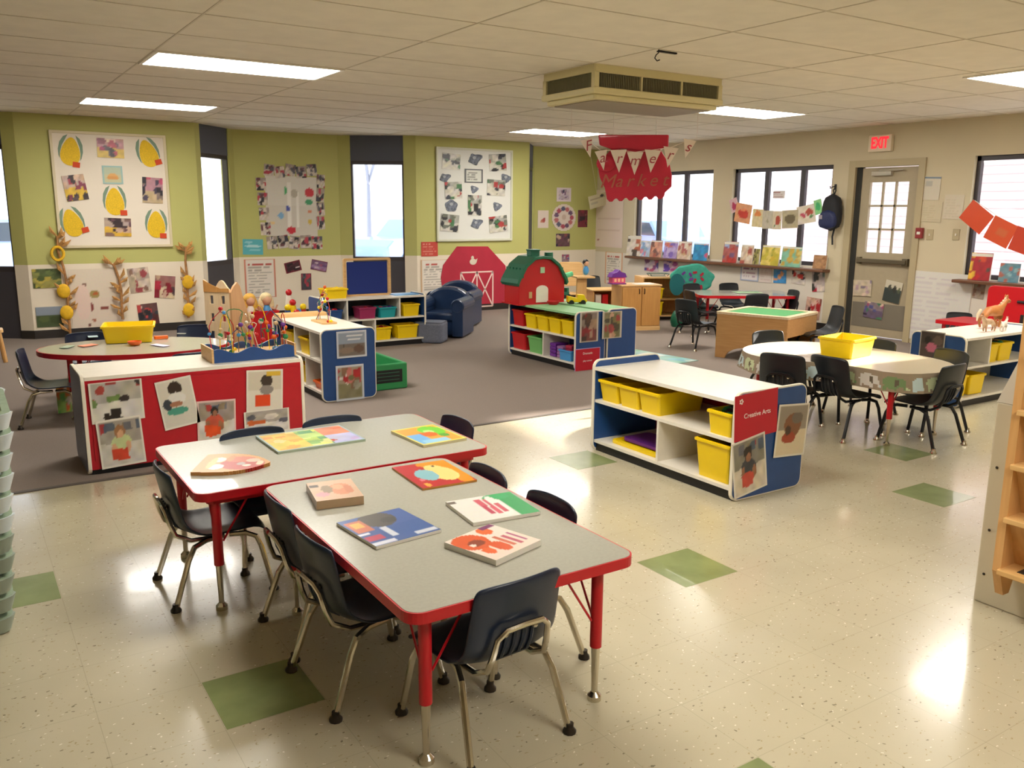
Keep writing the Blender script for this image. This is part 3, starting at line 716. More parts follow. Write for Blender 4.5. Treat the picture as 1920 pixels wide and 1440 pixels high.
# ------------------------------------------------------------------ storage shelf units: length x, open side -y, origin front left bottom
def shelf_unit(name, label, x, y, rz, L, D, H, endm, backm, lip=.045, mid=.5, div=(), divtop=(), group=None, round_=.05, topm=None):
    t = thing(name, label, 'shelf', (x, y, .001 if y < 5.1 else .005), math.radians(rz), group); th = .02
    for k in (0, 1):
        xa = 0 if k == 0 else L-th
        mb = MB(); mb.prism([(q[0]+D/2, q[1]+H/2) for q in rrect(D, H, round_, 5)], xa, xa+th, 'x'); e = mb.build('end_panel', M_cream, t, bevel=.003)
        xo = -.002 if k == 0 else L-.003
        MB().prism([(q[0]+D/2, q[1]+H/2) for q in rrect(D-.018, H-.018, round_-.008, 5)], xo, xo+.005, 'x').build('colour_face', endm, e)
        xi = th-.003 if k == 0 else L-th-.002
        MB().prism([(q[0]+D/2, q[1]+H/2) for q in rrect(D-.018, H-.018, round_-.008, 5)], xi, xi+.005, 'x').build('inner_face', endm, e)
    zt = H-lip
    MB().bx(th, L-th, 0.004, D-.004, zt-.02, zt).build('top_panel', topm or M_white, t)
    MB().bx(th, L-th, .012, D-.02, .055, .073).build('bottom_shelf', M_white, t)
    zm = .073+(zt-.093)*mid
    MB().bx(th, L-th, .012, D-.02, zm, zm+.018).build('middle_shelf', M_white, t)
    MB().bx(th, L-th, D-.02, D-.004, .03, zt-.02).build('back_panel', backm, t)
    MB().bx(th, L-th, .03, D-.02, .0, .055).build('toe_kick', M_black, t)
    for q in div: MB().bx(q-.008, q+.008, .014, D-.02, .073, zm).build('divider', M_white, t)
    for q in divtop: MB().bx(q-.008, q+.008, .014, D-.02, zm+.018, zt-.02).build('divider', M_white, t)
    t['zm'] = 0; del t['zm']
    return t, zm+.018, zt
GB = 'yellow bins in the creative arts shelf'
FILL_O = [M_orange, M_red, M_yellow, M_skyb]
FILL_D = [mat('dark_toy', '3a3030', .5), mat('brown_toy', '6b4a34', .6), M_green]
# S1: creative arts shelf (open to the left), x 3.30..3.86, y 4.17 -> 2.98
X1, Y1, L1, D1, H1 = 3.30, 4.17, 1.19, .55, .585
s1, zm1, zt1 = shelf_unit('storage_shelf', 'white topped shelf with blue ends and yellow bins in the middle of the floor', X1, Y1, -90, L1, D1, H1, M_blue, M_redlam, mid=.54, div=(.60,))
def in1(lx, ly): return X1+ly, Y1-lx      # local of S1 -> world
for k, lx in enumerate((.13, .315, .50)):
    x, y = in1(lx, .21); bin_(['yellow bin on the upper shelf of the creative arts unit, farthest from the camera', 'yellow bin on the upper creative arts shelf, middle of three in a row', 'yellow bin on the upper shelf of the creative arts unit, third in the row'][k], x, y, zm1, .38, .176, .135, group=GB)
x, y = in1(1.06, .12); bin_('yellow bin holding dark bits at the near end of the upper creative arts shelf', x, y, zm1, .20, .17, .13, group=GB, fill=FILL_D, seed=4)
x, y = in1(1.02, .20); bin_('large deep yellow bin on the bottom of the creative arts shelf, near end', x, y, .075, .36, .25, .215, group=GB)
x, y = in1(.35, .20)
o = MB().prism(rrect(.27, .42, .03, 3), 0, .012).ring(rrect(.29, .44, .035, 3), rrect(.26, .41, .028, 3), 0, .02).build('bin_lid', M_yellow, loc=(x, y, .075)); tag(o, 'yellow tray lid lying on the bottom creative arts shelf', 'lid')
o = MB().prism(rrect(.22, .34, .03, 3), 0, .018).build('bin_lid', M_purple, loc=(x+.02, y, .0955)); tag(o, 'purple tray lid on top of the yellow one in the creative arts shelf', 'lid')
# sign and photos on its near end
FN = ('y', Y1-L1-.004, 0.0)
def sign_rect(name, label, wall, u, v, pw, ph, m, border, tilt, lines, off=.004, cat='sign'):
    ax, c, rz = WALLS[wall] if isinstance(wall, str) else wall
    p = onwall(wall, u, v); W = (onwall(wall, u+pw/2, v)-onwall(wall, u-pw/2, v)).length; Hh = abs(onwall(wall, u, v+ph/2).z-onwall(wall, u, v-ph/2).z)
    if ax == 'y': p.y = c-off
    else: p.x = c-off
    t = thing(name, label, cat, p); t.rotation_euler = (Matrix.Rotation(rz, 3, 'Z') @ Matrix.Rotation(math.radians(tilt), 3, 'Y')).to_euler()
    MB().box((0, 0, 0), (W, .003, Hh)).build('sign_board', m, t)
    if border: MB().ring(rrect(W+.004, Hh+.004, .004, 1), rrect(W-.008, Hh-.008, .003, 1), -.003, .001, 'y').build('border', border, t)
    for (tx, sz, dx, dz, mm) in lines: text_part(tx, sz*Hh, mm, t, (dx*W, -.0022, dz*Hh), depth=.0006)
    return t, W, Hh
M_ink_w = mat('white_print', 'f4efe8', .5); M_signred = mat('red_sign_card', 'c1122b', .4); M_lav = mat('lavender_border', 'b9a3d6', .5)
t, W, Hh = sign_rect('activity_sign', 'red card reading Creative Arts on the blue shelf end', FN, 1417, 777, 78, 84, M_signred, None, -3, [('Creative Arts', .15, .02, 0.02, M_ink_w)])
mb = MB()
for a in range(0, 360, 72): mb.box((-.36*W+.010*math.cos(math.radians(a)), -.0025, .36*Hh+.010*math.sin(math.radians(a))), (.009, .001, .009))
mb.build('logo', M_ink_w, t)
pin(FN, 'photo', 'photo of a child at a table, below the red sign on the blue shelf end', 'photo', 1404, 872, 60, 104, framed(P_kid(3, '3c3f46', 'c94a3a', wall='8a8578', table='d9cdb8'), 'e9e2d4', .05, .04), res=(34, 44), tilt=-9, group='photos on the creative arts shelf end')
pin(FN, 'photo', 'photo of brown toys on a table at the right of the blue shelf end', 'photo', 1483, 806, 56, 96, framed(P_blobs('9c8f7f', [(.5, .6, .3, .25, '8a5a3c'), (.4, .35, .25, .12, 'a8462e'), (.65, .75, .2, .12, '77695c'), (.35, .5, .1, .1, '4a3328')], 'e0cfae'), 'e9e2d4', .05, .04), res=(34, 44), tilt=4, group='photos on the creative arts shelf end')

# S2: red backed shelf, back to the camera: x .54..1.80, y 5.2 (back) .. 5.68
s2, zm2, zt2 = shelf_unit('storage_shelf', 'white shelf unit with a bright red back covered in photos, left of the front tables', 1.80, 5.70, 180, 1.27, .50, .575, mat('slate_blue_laminate', '5b6580', .4), M_redlam, lip=.012)
FB = ('y', 5.20, 0.0)
MB().box((.635, .499, .30), (1.19, .006, .44)).build('back_sheet', M_redlam, s2)
GP = 'photos on the red shelf back'
F2 = ('y', 5.197, 0.0)
pin(F2, 'photo', 'photo of children around a white table, top left on the red shelf back', 'photo', 219, 752, 100, 76, framed(P_rand(11, ['2b2320', 'a5433c', '3c3230', 'd9b24a', '6f8a4e'], 'b2aca4', 'd8d4cc', 12, .05, .13), 'e8e2d6', .03, .03), -1, GP, res=(40, 32))
pin(F2, 'photo', 'photo of a toddler in pale green, bottom left on the red shelf back', 'photo', 227, 828, 84, 90, framed(P_kid(12, 'c3cf95', 'd2452c', 'a0714c', 'd9a882', wall='a59d92', table='cfcac0'), 'e8e2d6', .03, .03), -3, GP, res=(36, 36), off=.009)
pin(F2, 'photo', 'tilted photo of a child bending over green clay, centre of the red shelf back', 'photo', 333, 755, 68, 92, framed(P_blobs('d9d2c4', [(.5, .82, .2, .16, '3a2c26'), (.5, .6, .26, .14, 'e3dfd8'), (.2, .5, .14, .12, '3c4148'), (.45, .48, .2, .06, 'a9765a'), (.45, .33, .32, .08, '4d9a86')], 'd4cfc2'), 'e8e2d6', .03, .03), -8, GP, res=(34, 40))
pin(F2, 'photo', 'photo of a child in orange seen from behind, lower centre of the red shelf back', 'photo', 406, 788, 72, 76, framed(P_kid(14, 'c8563e', 'e2511f', wall='9c8f88'), 'e8c6c0', .03, .03), 2, GP, res=(36, 36))
pin(F2, 'photo', 'photo of a child with an orange paper, upper right on the red shelf back', 'photo', 496, 732, 68, 78, framed(P_blobs('cfc6b4', [(.55, .75, .17, .16, '3c302a'), (.55, .52, .2, .12, '8d8580'), (.45, .25, .22, .16, 'e0471c', 'r'), (.75, .93, .2, .06, 'd9b23a', 'r')], 'ddd6c8'), 'e8e2d6', .03, .03), 3, GP, res=(36, 36))
pin(F2, 'photo', 'photo of several children at a table, lower right corner of the red shelf back', 'photo', 500, 790, 84, 44, framed(P_rand(16, ['2b2320', 'b5493c', 'd8d0c8', 'c9642f', '5b5b66'], 'a79f98', 'd8d4cc', 10, .06, .16), 'e8e2d6', .03, .03), 0, GP, res=(40, 26), off=.009)

# S3: middle shelf unit (open to the left), x 2.34..2.80, y 7.50 -> 6.30
X3, Y3 = 2.33, 7.52
s3, zm3, zt3 = shelf_unit('storage_shelf', 'white shelf unit with a blue near end showing two pictures, centre left on the carpet', X3, Y3, -90, 1.20, .46, .575, M_blue, M_white, lip=.02, div=(.42, .80), divtop=(.55, .92))
def in3(lx, ly): return X3+ly, Y3-lx
x, y = in3(.72, .16); bin_('yellow bin inside the upper shelf of the blue ended unit at centre left', x, y, zm3, .26, .22, .14, fill=[M_yellow, mat('amber_toy', 'c99a1c', .4)], seed=3)
x, y = in3(.30, .16); bin_('yellow bin at the far end of the upper shelf of the centre left unit', x, y, zm3, .24, .24, .14)
x, y = in3(.62, .16); bin_('yellow bin on the bottom shelf of the centre left unit', x, y, .08, .26, .2, .15, fill=[M_red, M_orange], seed=8)
x, y = in3(1.0, .15); bin_('orange tub of dark toys on the bottom shelf next to the blue end', x, y, .08, .22, .2, .06, m=M_orange, fill=[M_blue, M_navy, M_red], seed=9)
x, y = in3(1.05, .1); o = MB().ell((0, 0, .03), (.03, .04, .03)).build('toy_ball', M_orange, loc=(x, y, zm3), smooth=True); tag(o, 'small orange toy on the upper shelf beside the blue end', 'toy')
x, y = in3(.10, .23); o = MB().box((0, 0, .018), (.44, .14, .036)).build('wooden_board', M_maple_h, loc=(x, y, zt3), bevel=.004); tag(o, 'thin wooden board lying across the far end of the centre left shelf', 'board')
F3 = ('y', Y3-1.20-.004, 0.0)
pin(F3, 'picture', 'grey picture of a city shore with white writing on the blue shelf end, upper one', 'picture', 659, 645, 56, 50, framed(P_blobs('98a3b4', [(.3, .25, .3, .12, '8d7a6a'), (.75, .3, .2, .16, '6b5448'), (.6, .85, .3, .035, 'f0f0f0', 'r'), (.6, .70, .24, .03, 'f0f0f0', 'r'), (.2, .45, .02, .1, '55504c', 'r')], '7a7068'), 'd5dbe4', .05, .05), group='pictures on the centre left shelf end', res=(26, 22))
pin(F3, 'picture', 'picture of a child in red among flowers on the blue shelf end, lower one', 'picture', 656, 717, 52, 66, framed(P_rand(21, ['b52f34', 'e6ddd6', '7c7650', '8b6a50', 'c97a72', 'a39f8a'], 'a89a84', '8a8464', 16, .08, .18), 'd5dbe4', .05, .04), group='pictures on the centre left shelf end', res=(22, 26))

# S4a/b: back to back shelves under the barn
s4, zm4, zt4 = shelf_unit('storage_shelf', 'low green topped shelf full of bins that carries the red toy barn', 4.86, 7.58, -90, 1.17, .36, .56, M_blue, M_blue, lip=.012, mid=.50, div=(.62,), topm=mat('pale_green_mat', '8fc48f', .6))
s4b, _, _ = shelf_unit('storage_shelf', 'low shelf unit standing back to back behind the one full of yellow bins', 5.60, 6.40, 90, 1.17, .36, .57, M_blue, M_blue, lip=.012, topm=mat('pale_green_mat', '8fc48f', .6))
def in4(lx, ly): return 4.86+ly, 7.58-lx
GC = 'bins in the shelf under the toy barn'
x, y = in4(.14, .16); bin_('red bin at the far left of the upper row under the toy barn', x, y, zm4, .28, .20, .17, m=M_red, group=GC)
for k, lx in enumerate((.37, .58, .79, 1.0)):
    x, y = in4(lx, .16); bin_('yellow bin in the upper row under the toy barn, number %s from the left' % ['one', 'two', 'three', 'four'][k], x, y, zm4, .28, .185, .15, group=GC, fill=[M_orange, M_red, mat('brick_toy', 'a8482e', .5)] if k > 1 else None, seed=k)
x, y = in4(.16, .16); bin_('red bin in the lower row under the toy barn', x, y, .078, .28, .26, .17, m=M_red, group=GC)
x, y = in4(.46, .16); bin_('light green bin in the lower row under the toy barn', x, y, .078, .28, .25, .165, m=mat('light_green_plastic', '74b86a', .45), group=GC)
for k, (lx, hh, m, c) in enumerate(((.74, .14, M_purple, 'purple'), (.86, .12, mat('mauve', '9a6aa0', .5), 'mauve'), (1.0, .15, mat('crimson', 'a32040', .5), 'crimson'))):
    x, y = in4(lx, .13); mb = MB(); 
    for q in range(4): mb.box((0, 0, .018+q*.034*hh/.14), (.16, .10, .03*hh/.14))
    o = mb.build('toy_block_stack', m, loc=(x, y, .079), bevel=.004); tag(o, c+' foam blocks stacked in the lower shelf under the toy barn', 'blocks', 'foam blocks in the barn shelf')
x, y = in4(.98, .07); bin_('blue basket in the lower shelf at the near end, under the toy barn unit', x, y+.0, .08, .1, .2, .10, m=M_skyb, group=GC)
F4 = ('y', 7.58-1.17-.004, 0.0); F4b = ('y', 6.40-.004, 0.0)
pin(F4, 'photo', 'red and brown photo of a child on the left blue panel below the toy barn', 'photo', 1104, 613, 34, 56, framed(P_rand(31, ['4a3a34', '8d2f33', 'a98c74', 'c9bca6', '5c4638'], '8d7f74', '7c4a44', 14, .1, .2), 'cfc7ba', .07, .04), group='photos on the barn shelf ends')
pin(F4b, 'photo', 'photo of green leaves and a child on the right blue panel below the toy barn', 'photo', 1147, 609, 36, 50, framed(P_rand(33, ['8a7c4c', 'a34a48', '6d7550', 'cfa58a', '4e4a3a'], '8f8a68', '7a7850', 14, .1, .2), 'cfc7ba', .07, .04), group='photos on the barn shelf ends')
sign_rect('activity_sign', 'small red card with white lines low on the barn shelf end', F4, 1101, 676, 46, 46, M_signred, M_lav, 0, [('Dramatic', .13, 0, .30, M_ink_w), ('play corner', .10, 0, .0, M_ink_w)])

# S5: back shelf (open to the camera) x 3.22..4.46, y 8.68..9.05
s5, zm5, zt5 = shelf_unit('storage_shelf', 'long low white shelf full of bins in front of the back wall window', 3.22, 8.68, 0, 1.24, .38, .57, M_blue, M_navy, lip=.02, div=(.62,), divtop=(.30, .92))
GD = 'bins in the back shelf'
bin_('yellow bin at the right end of the back shelf, upper row', 4.29, 8.80, zm5, .20, .2, .14, group=GD)
bin_('yellow bin on the bottom of the back shelf, right one', 4.24, 8.80, .08, .26, .2, .15, group=GD)
bin_('yellow bin on the bottom of the back shelf, left of another yellow one', 3.94, 8.80, .08, .2, .2, .14, group=GD, fill=[M_red, M_orange], seed=5)
bin_('teal bin on the upper back shelf', 4.0, 8.80, zm5, .2, .2, .12, m=M_teal, group=GD, fill=[M_purple, M_pink], seed=6)
bin_('magenta bin on the upper back shelf beside the teal one', 3.76, 8.80, zm5, .2, .2, .13, m=mat('magenta_plastic', '9a2a58', .45), group=GD, fill=[M_blue, M_red], seed=7)
bin_('blue bin at the left end of the upper back shelf', 3.37, 8.80, zm5, .2, .2, .12, m=M_blue, group=GD, fill=[M_red, M_skyb], seed=10)
p = UZ(628, 552, .56); bin_('yellow bin standing on top of the back shelf at its left end', 3.43, 8.86, zt5, .26, .2, .11, fill=[M_yellow], seed=2)
o = MB().prism(rrect(.30, .2, .02, 2), 0, .012).build('book', M_skyb, loc=(4.27, 8.86, zt5)); tag(o, 'thin blue book lying on the right end of the back shelf', 'book')
t = thing('easel_board', 'blue felt board in a pale wooden frame standing on the back shelf', 'board', (3.86, 8.93, zt5))
MB().box((0, 0, .20), (.48, .02, .36)).build('felt_panel', mat('blue_felt', '1c2f78', .9), t, bevel=.01)
MB().ring([(a, b+.21) for a, b in rrect(.56, .42, .02, 2)], [(a, b+.21) for a, b in rrect(.50, .37, .015, 2)], -.015, .015, 'y').build('wooden_frame', M_maple_h, t)

# S6: right shelf (open to the camera) x 6.50..7.66, y 3.60..4.06
s6, zm6, zt6 = shelf_unit('storage_shelf', 'white shelf with a dark blue end at the right, carrying the toy horses', 6.50, 3.60, 0, 1.25, .46, .565, M_blue, M_white, lip=.015, div=(), divtop=(.38,))
GE = 'bins in the right shelf'
bin_('pair of yellow bins, left one, upper row of the right shelf', 7.00, 3.74, zm6, .13, .2, .15, group=GE)
bin_('yellow bin, right one of the upper row in the right shelf', 7.18, 3.74, zm6, .2, .2, .15, group=GE, fill=FILL_D, seed=3)
bin_('narrow yellow bin on the bottom of the right shelf', 6.60, 3.74, .08, .10, .2, .17, group=GE)
bin_('wide yellow bin on the bottom of the right shelf', 6.80, 3.74, .08, .22, .2, .16, group=GE)
F6 = ('x', 6.50-.004, -math.pi/2)
pin(F6, 'photo', 'dark photo with a pink shape on the blue end of the right shelf', 'photo', 1748, 647, 46, 52, framed(P_blobs('4a403c', [(.5, .4, .25, .2, 'c9708a'), (.3, .7, .15, .15, '2b2624'), (.75, .7, .2, .2, '6b5a50')], '5a4a46'), 'cfcac0', .05, .05))

# ================================================================== THINGS ON TABLES
def lay(name, label, cat, quad, z, t, painter, group=None, res=(26, 20), side='e8e2d6', rough=.3, mask=None):
    """a flat thing lying on a table: quad = near-left, near-right, far-right, far-left seen in the photo"""
    q = [UZ(u, v, z+t) for u, v in quad]
    c = (q[0]+q[1]+q[2]+q[3])/4; ex = ((q[1]-q[0])+(q[2]-q[3]))/2; ey = ((q[3]-q[0])+(q[2]-q[1]))/2
    o = slab(name, ex.length, ey.length, t, painter, res, side=side, rough=rough, mask=mask); o.location = (c.x, c.y, z+.0005); o.rotation_euler = (0, 0, math.atan2(ex.y, ex.x))
    return tag(o, label, cat, group)
GK = 'books on the front tables'
lay('picture_book', 'blue open looking picture book with a grey photo on the front table', 'book', [(696, 1029), (820, 993), (755, 952), (640, 977)], TZ, .010,
    P_blobs('4a64a0', [(.50, .78, .26, .26, '5a5652'), (.63, .70, .12, .10, '4c4a48'), (.16, .70, .13, .20, 'c9755c', 'r'), (.16, .74, .08, .1, 'd9b05a', 'r'), (.14, .24, .12, .08, 'b9405a', 'r'), (.05, .42, .12, .04, 'dfe3ee', 'r'), (.14, .07, .2, .05, 'd9dbe8', 'r'), (.40, .34, .05, .16, 'cfd3dd', 'r'), (.82, .1, .16, .04, 'cfd3dd', 'r')], '41609c'), GK, (40, 32))
lay('picture_book', 'orange and white picture book nearest the camera on the front table', 'book', [(925, 1053), (1008, 1015), (925, 980), (838, 1015)], TZ, .018,
    P_blobs('e9d9cc', [(.25, .7, .28, .30, 'd95a28'), (.28, .62, .14, .12, '8a3a22'), (.18, .60, .05, .05, 'f0e4d8'), (.7, .85, .12, .14, 'e2672c'), (.45, .3, .12, .2, 'd9582a'), (.2, .3, .1, .12, 'e9662f'), (.75, .35, .05, .2, 'b9556a', 'r'), (.88, .38, .03, .2, 'a8507a', 'r'), (.62, .4, .04, .22, 'cf6a50', 'r'), (.85, .95, .14, .05, '7a3a6a', 'r')], 'e6d2c2'), GK, (40, 32))
lay('picture_book', 'white picture book with red lettering and a green right side', 'book', [(885, 982), (1013, 958), (955, 923), (838, 940)], TZ, .012,
    P_blobs('dcdad2', [(.88, .5, .16, .6, '2f9a58', 'r'), (.72, .88, .2, .14, '3aa465'), (.60, .5, .10, .45, 'e0e0d8'), (.42, .72, .05, .16, 'c95a6a', 'r'), (.52, .66, .03, .2, 'c95a6a', 'r'), (.40, .40, .04, .18, 'b9405a', 'r'), (.50, .36, .04, .16, 'cf5a6a', 'r'), (.60, .40, .03, .2, 'c95a6a', 'r'), (.05, .9, .06, .05, '6a6058', 'r')]), GK, (40, 30))
lay('picture_book', 'red picture book with a yellow duckling holding a blue egg', 'book', [(785, 918), (887, 900), (838, 862), (742, 875)], TZ, .008,
    P_blobs('b3262c', [(.86, .55, .16, .7, 'e08a14'), (.70, .92, .3, .12, 'dc8a1c'), (.66, .45, .24, .30, 'ecc87a'), (.62, .72, .16, .14, 'eec97c'), (.36, .48, .19, .24, '7fb0b9'), (.66, .80, .02, .03, '2a2420'), (.16, .10, .06, .07, 'f0a040'), (.18, .32, .05, .05, 'd9707a')], 'b3262c'), GK, (40, 32), side='c98a3a')
lay('board_book', 'small thick board book with a brown bear like cover on the front table', 'book', [(587, 942), (674, 930), (665, 897), (580, 905)], TZ, .030,
    P_blobs('c9a78a', [(.65, .5, .24, .3, 'c98058'), (.6, .62, .12, .14, 'd99a74'), (.35, .55, .12, .2, '8a7458'), (.12, .78, .09, .07, '3a302c', 'r'), (.2, .3, .14, .12, 'd98a94'), (.8, .45, .1, .2, 'bf7450')], 'c6a284'), GK, (30, 22), side='b99a78')
pz = lay('picture_puzzle', 'long rectangular picture puzzle with orange, green and red scenes on the rear table', 'puzzle', [(517, 847), (681, 825), (640, 795), (483, 818)], TZ, .010,
    P_rand(51, ['e2a03a', 'd9b94a', 'a9c45a', '7fae5a', 'e0d6a8', 'd9744a'], 'cfd09a', 'e0c46a', 26, .05, .12), None, (44, 24), side='a9b8a0')
def _pz(x, y):
    if x < .42: return P_A(x, y)
    return P_B(x, y) if x < .66 else P_C(x, y)
P_A = P_rand(52, ['e2a03a', 'e6b84a', 'd98a34', 'efd08a', 'c9c45a'], 'd9b44a', 'd4c24a', 22, .05, .1)
P_B = P_rand(53, ['a9c45a', '7fae5a', 'e6e0b8', '5a9a6a', 'dcd86a'], 'b4d07a', 'd4d68a', 26, .03, .1)
P_C = P_rand(54, ['d9603a', 'e2a07a', 'c94a3a', 'b9a0cf', 'e6c0a0', '9ab0dc'], 'd98a6a', 'b0b0d8', 26, .03, .1)
me = pz.data; ca = me.color_attributes['paint']; k = 0
for j in range(24):
    for i in range(44):
        x, y = (i+.5)/44, (j+.5)/24; c = _pz(x, y) if (.02 < x < .98 and .03 < y < .97) else lin('8fa6ae')
        for q in range(4): ca.data[k+q].color = (*c, 1)
        k += 4
lay('board_book', 'green and orange board book at the right end of the rear table', 'book', [(792, 835), (873, 822), (813, 795), (735, 808)], TZ, .012,
    framed(P_blobs('e59a3c', [(.72, .68, .28, .30, '6fc23a'), (.62, .66, .12, .10, 'b9e08a'), (.5, .5, .2, .15, 'd9662c'), (.32, .3, .2, .1, 'e8a04a'), (.16, .30, .2, .28, '6fa8d8', 'r'), (.4, .12, .3, .1, '8ec0dc', 'r'), (.78, .35, .12, .1, '4f9a3a')]), 'd9c95a', .03, .04), None, (34, 28), side='d6cba2')
def fishmask(x, y):
    if x < .14: return abs(y-.5) < .49
    t = (x-.14)/.86; return abs(y-.5) < .49*(1-t**3.2)+.02
lay('wooden_puzzle', 'wooden puzzle with a rounded right end and a red mouth shape on the rear table', 'puzzle', [(368, 888), (500, 882), (512, 852), (380, 850)], TZ, .014,
    P_blobs('c98f4c', [(.62, .42, .32, .30, 'ad2418'), (.55, .68, .22, .16, 'bf5f3c'), (.25, .66, .09, .13, 'f0e0cc'), (.28, .28, .11, .14, 'f2e6d6'), (.40, .74, .05, .18, 'b97a3a'), (.74, .62, .10, .10, 'c9b09a'), (.60, .44, .06, .08, 'a99a94'), (.86, .48, .05, .12, 'efc6a8'), (.70, .35, .06, .05, 'e6d6c6'), (.18, .48, .05, .3, 'e2b26a')]), None, (84, 56), mask=fishmask)

# on the oval table
OZ = .489
p = UZ(233, 642, OZ); bin_('big yellow bin standing on the oval table', p.x+.05, p.y+.06, OZ+.004, .36, .30, .13, rz=-12)
def bowl(name, label, cat, p, m, r=.05, h=.03):
    mb = MB(); mb.lathe([(r*.6, 0), (r*.95, h*.5), (r, h), (r*.93, h), (r*.85, h*.5), (r*.3, h*.25)], n=18); o = mb.build(name, m, loc=tuple(p), smooth=True); return tag(o, label, cat)
p = UZ(253, 648, OZ); bowl('toy_dish', 'small orange dish in front of the yellow bin on the oval table', 'dish', (p.x, p.y, OZ+.004), M_orange)
for k, (u, v, w, h, m, lb) in enumerate(((302, 636, .10, .05, M_orange, 'orange toy block on the oval table right of the yellow bin'), (165, 649, .12, .08, mat('coral_paper', 'e58a6a', .6), 'coral paper scrap at the left of the oval table'),
        (126, 652, .12, .06, mat('grey_green_toy', '8fa08a', .6), 'grey green card at the left end of the oval table'), (174, 632, .12, .07, mat('pale_blue_card', 'c0d8dc', .6), 'pale blue card on the far left of the oval table'),
        (300, 649, .16, .06, mat('lavender_card', 'c9c4e0', .6), 'pale lavender card right of the orange dish on the oval table'), (340, 627, .07, .04, mat('dull_toy', '8a8a80', .6), 'small grey toy on the far right of the oval table'))):
    p = UZ(u, v, OZ); o = MB().prism(rrect(w, h, .008, 2), 0, .022 if k == 0 else .004).build('toy_piece' if k in (0, 5) else 'paper_card', m, loc=(p.x, p.y, OZ+.0045), rot=(0, 0, k*.5)); tag(o, lb, 'toy' if k in (0, 5) else 'card')
# bin on the elephant cloth table
p = UZ(1592, 672, .498); bin_('yellow bin standing in the middle of the elephant cloth table', p.x+.10, p.y+.10, .499, .33, .26, .135, rz=8)

# small colourful box under the oval table
p = UZ(112, 690, .2); 

# ================================================================== BEAD MAZE on the red backed shelf
BX, BY, BZ = 1.53, 5.44, .564
bm = thing('bead_maze', 'bead maze with wire loops and wooden beads on a blue wavy base', 'bead maze', (BX, BY, BZ))
wav = [(-.25, 0), (.25, 0), (.25, .08)]+[(.25-.5*k/20, .072+.016*math.sin(k*.75)) for k in range(21)]
mb = MB(); mb.prism(wav, -.135, -.12, 'y'); mb.prism(wav, .12, .135, 'y'); mb.build('blue_side', M_blue, bm)
mb = MB(); mb.bx(-.25, .25, -.12, .12, 0, .045); mb.bx(-.262, -.25, -.135, .135, 0, .09); mb.bx(.25, .262, -.135, .135, 0, .09); mb.build('wooden_tray', M_maple_h, bm)
rd = random.Random(5); BC = [M_red, M_yellow, M_green, M_skyb, M_purple, M_orange, mat('natural_bead', 'd9b98a', .4), M_white]
wires = []
for k in range(13):
    x0 = -.22+.037*k; y0 = rd.uniform(-.09, .09); x1 = min(.23, max(-.23, x0+rd.uniform(.06, .16))); y1 = rd.uniform(-.09, .09); h = rd.uniform(.13, .29)
    pts_ = []
    for i in range(15):
        t_ = i/14; pts_.append((x0+(x1-x0)*(t_+.18*math.sin(4*math.pi*t_)*(k % 3-1)), y0+(y1-y0)*t_+.02*math.sin(6*t_), .035+h*math.sin(math.pi*t_)**.55))
    wm = [M_red, M_yellow, M_green, M_blue, M_chrome, M_white][k % 6]
    w_ = MB().tube(pts_, .0028, 5).build('wire', wm, bm, smooth=True); wires.append(pts_)
    for b in range(rd.randint(2, 5)):
        i = rd.choice([1, 1, 2, 13, 12, 6, 7]); q = pts_[i]; r = rd.uniform(.011, .019)
        MB().ell((q[0]+rd.uniform(-.003, .003), q[1], q[2]+b*.004), (r, r, r*.9), 8, 6).build('bead', rd.choice(BC), bm, smooth=True)
for k in range(6): 
    q = rd.choice(wires)[rd.choice([1, 13])]; MB().ell((q[0], q[1]+.02, .05), (.018, .018, .015), 8, 6).build('bead', BC[k], bm, smooth=True)
# second bead maze on the floor-side of the centre left shelf top
b2 = thing('bead_maze', 'small bead maze with thin wires on top of the centre left shelf', 'bead maze', (X3+.25, Y3-.62, zt3))
MB().prism(rrect(.13, .30, .02, 2), 0, .018).build('wooden_base', M_maple_h, b2)
for k in range(5):
    pts_ = [(rd.uniform(-.05, .05)*.5, -.12+.055*k*(i/12)+.22*(i/12)*(1-k/5), .018+.28*math.sin(math.pi*i/12)**.6*(1-.12*k)) for i in range(13)]
    MB().tube(pts_, .0022, 5).build('wire', [M_red, M_blue, M_chrome, M_green, M_yellow][k], b2)
    for b in range(4): q = pts_[rd.choice([0, 1, 2, 6, 7, 11])]; MB().ell((q[0], q[1], q[2]+.008), .014, 7, 5).build('bead', rd.choice([M_red, M_orange, M_yellow, M_blue, M_red]), b2, smooth=True)

# ================================================================== wooden castle behind it
ca_ = thing('wooden_castle', 'pale wooden play castle with cut windows and a wavy roof line behind the bead maze', 'play castle', (1.76, 7.50, .005), math.radians(-48))
def cutpanel(mb, W, Hh, holes, axis, a, b, top):
    # grid panel with rectangular holes
    xs = sorted({0, W}|{h[0] for h in holes}|{h[1] for h in holes}); zs = sorted({0, Hh}|{h[2] for h in holes}|{h[3] for h in holes})
    for x0, x1 in zip(xs[:-1], xs[1:]):
        for z0, z1 in zip(zs[:-1], zs[1:]):
            cx, cz = (x0+x1)/2, (z0+z1)/2
            if any(h[0] < cx < h[1] and h[2] < cz < h[3] for h in holes): continue
            if axis == 'y': mb.bx(x0, x1, a, b, z0, z1)
            else: mb.bx(a, b, x0, x1, z0, z1)
    poly = [(0, Hh)]+[(W*i/16, Hh+top(i/16)) for i in range(17)]+[(W, Hh)]
    mb.prism(poly, a, b, axis)
M_birch = wood('birch', 'dcc09a', 'e8d2ae', axis=2); M_birch_d = wood('birch_edge', 'c08a4c', 'd09a5a', axis=2)
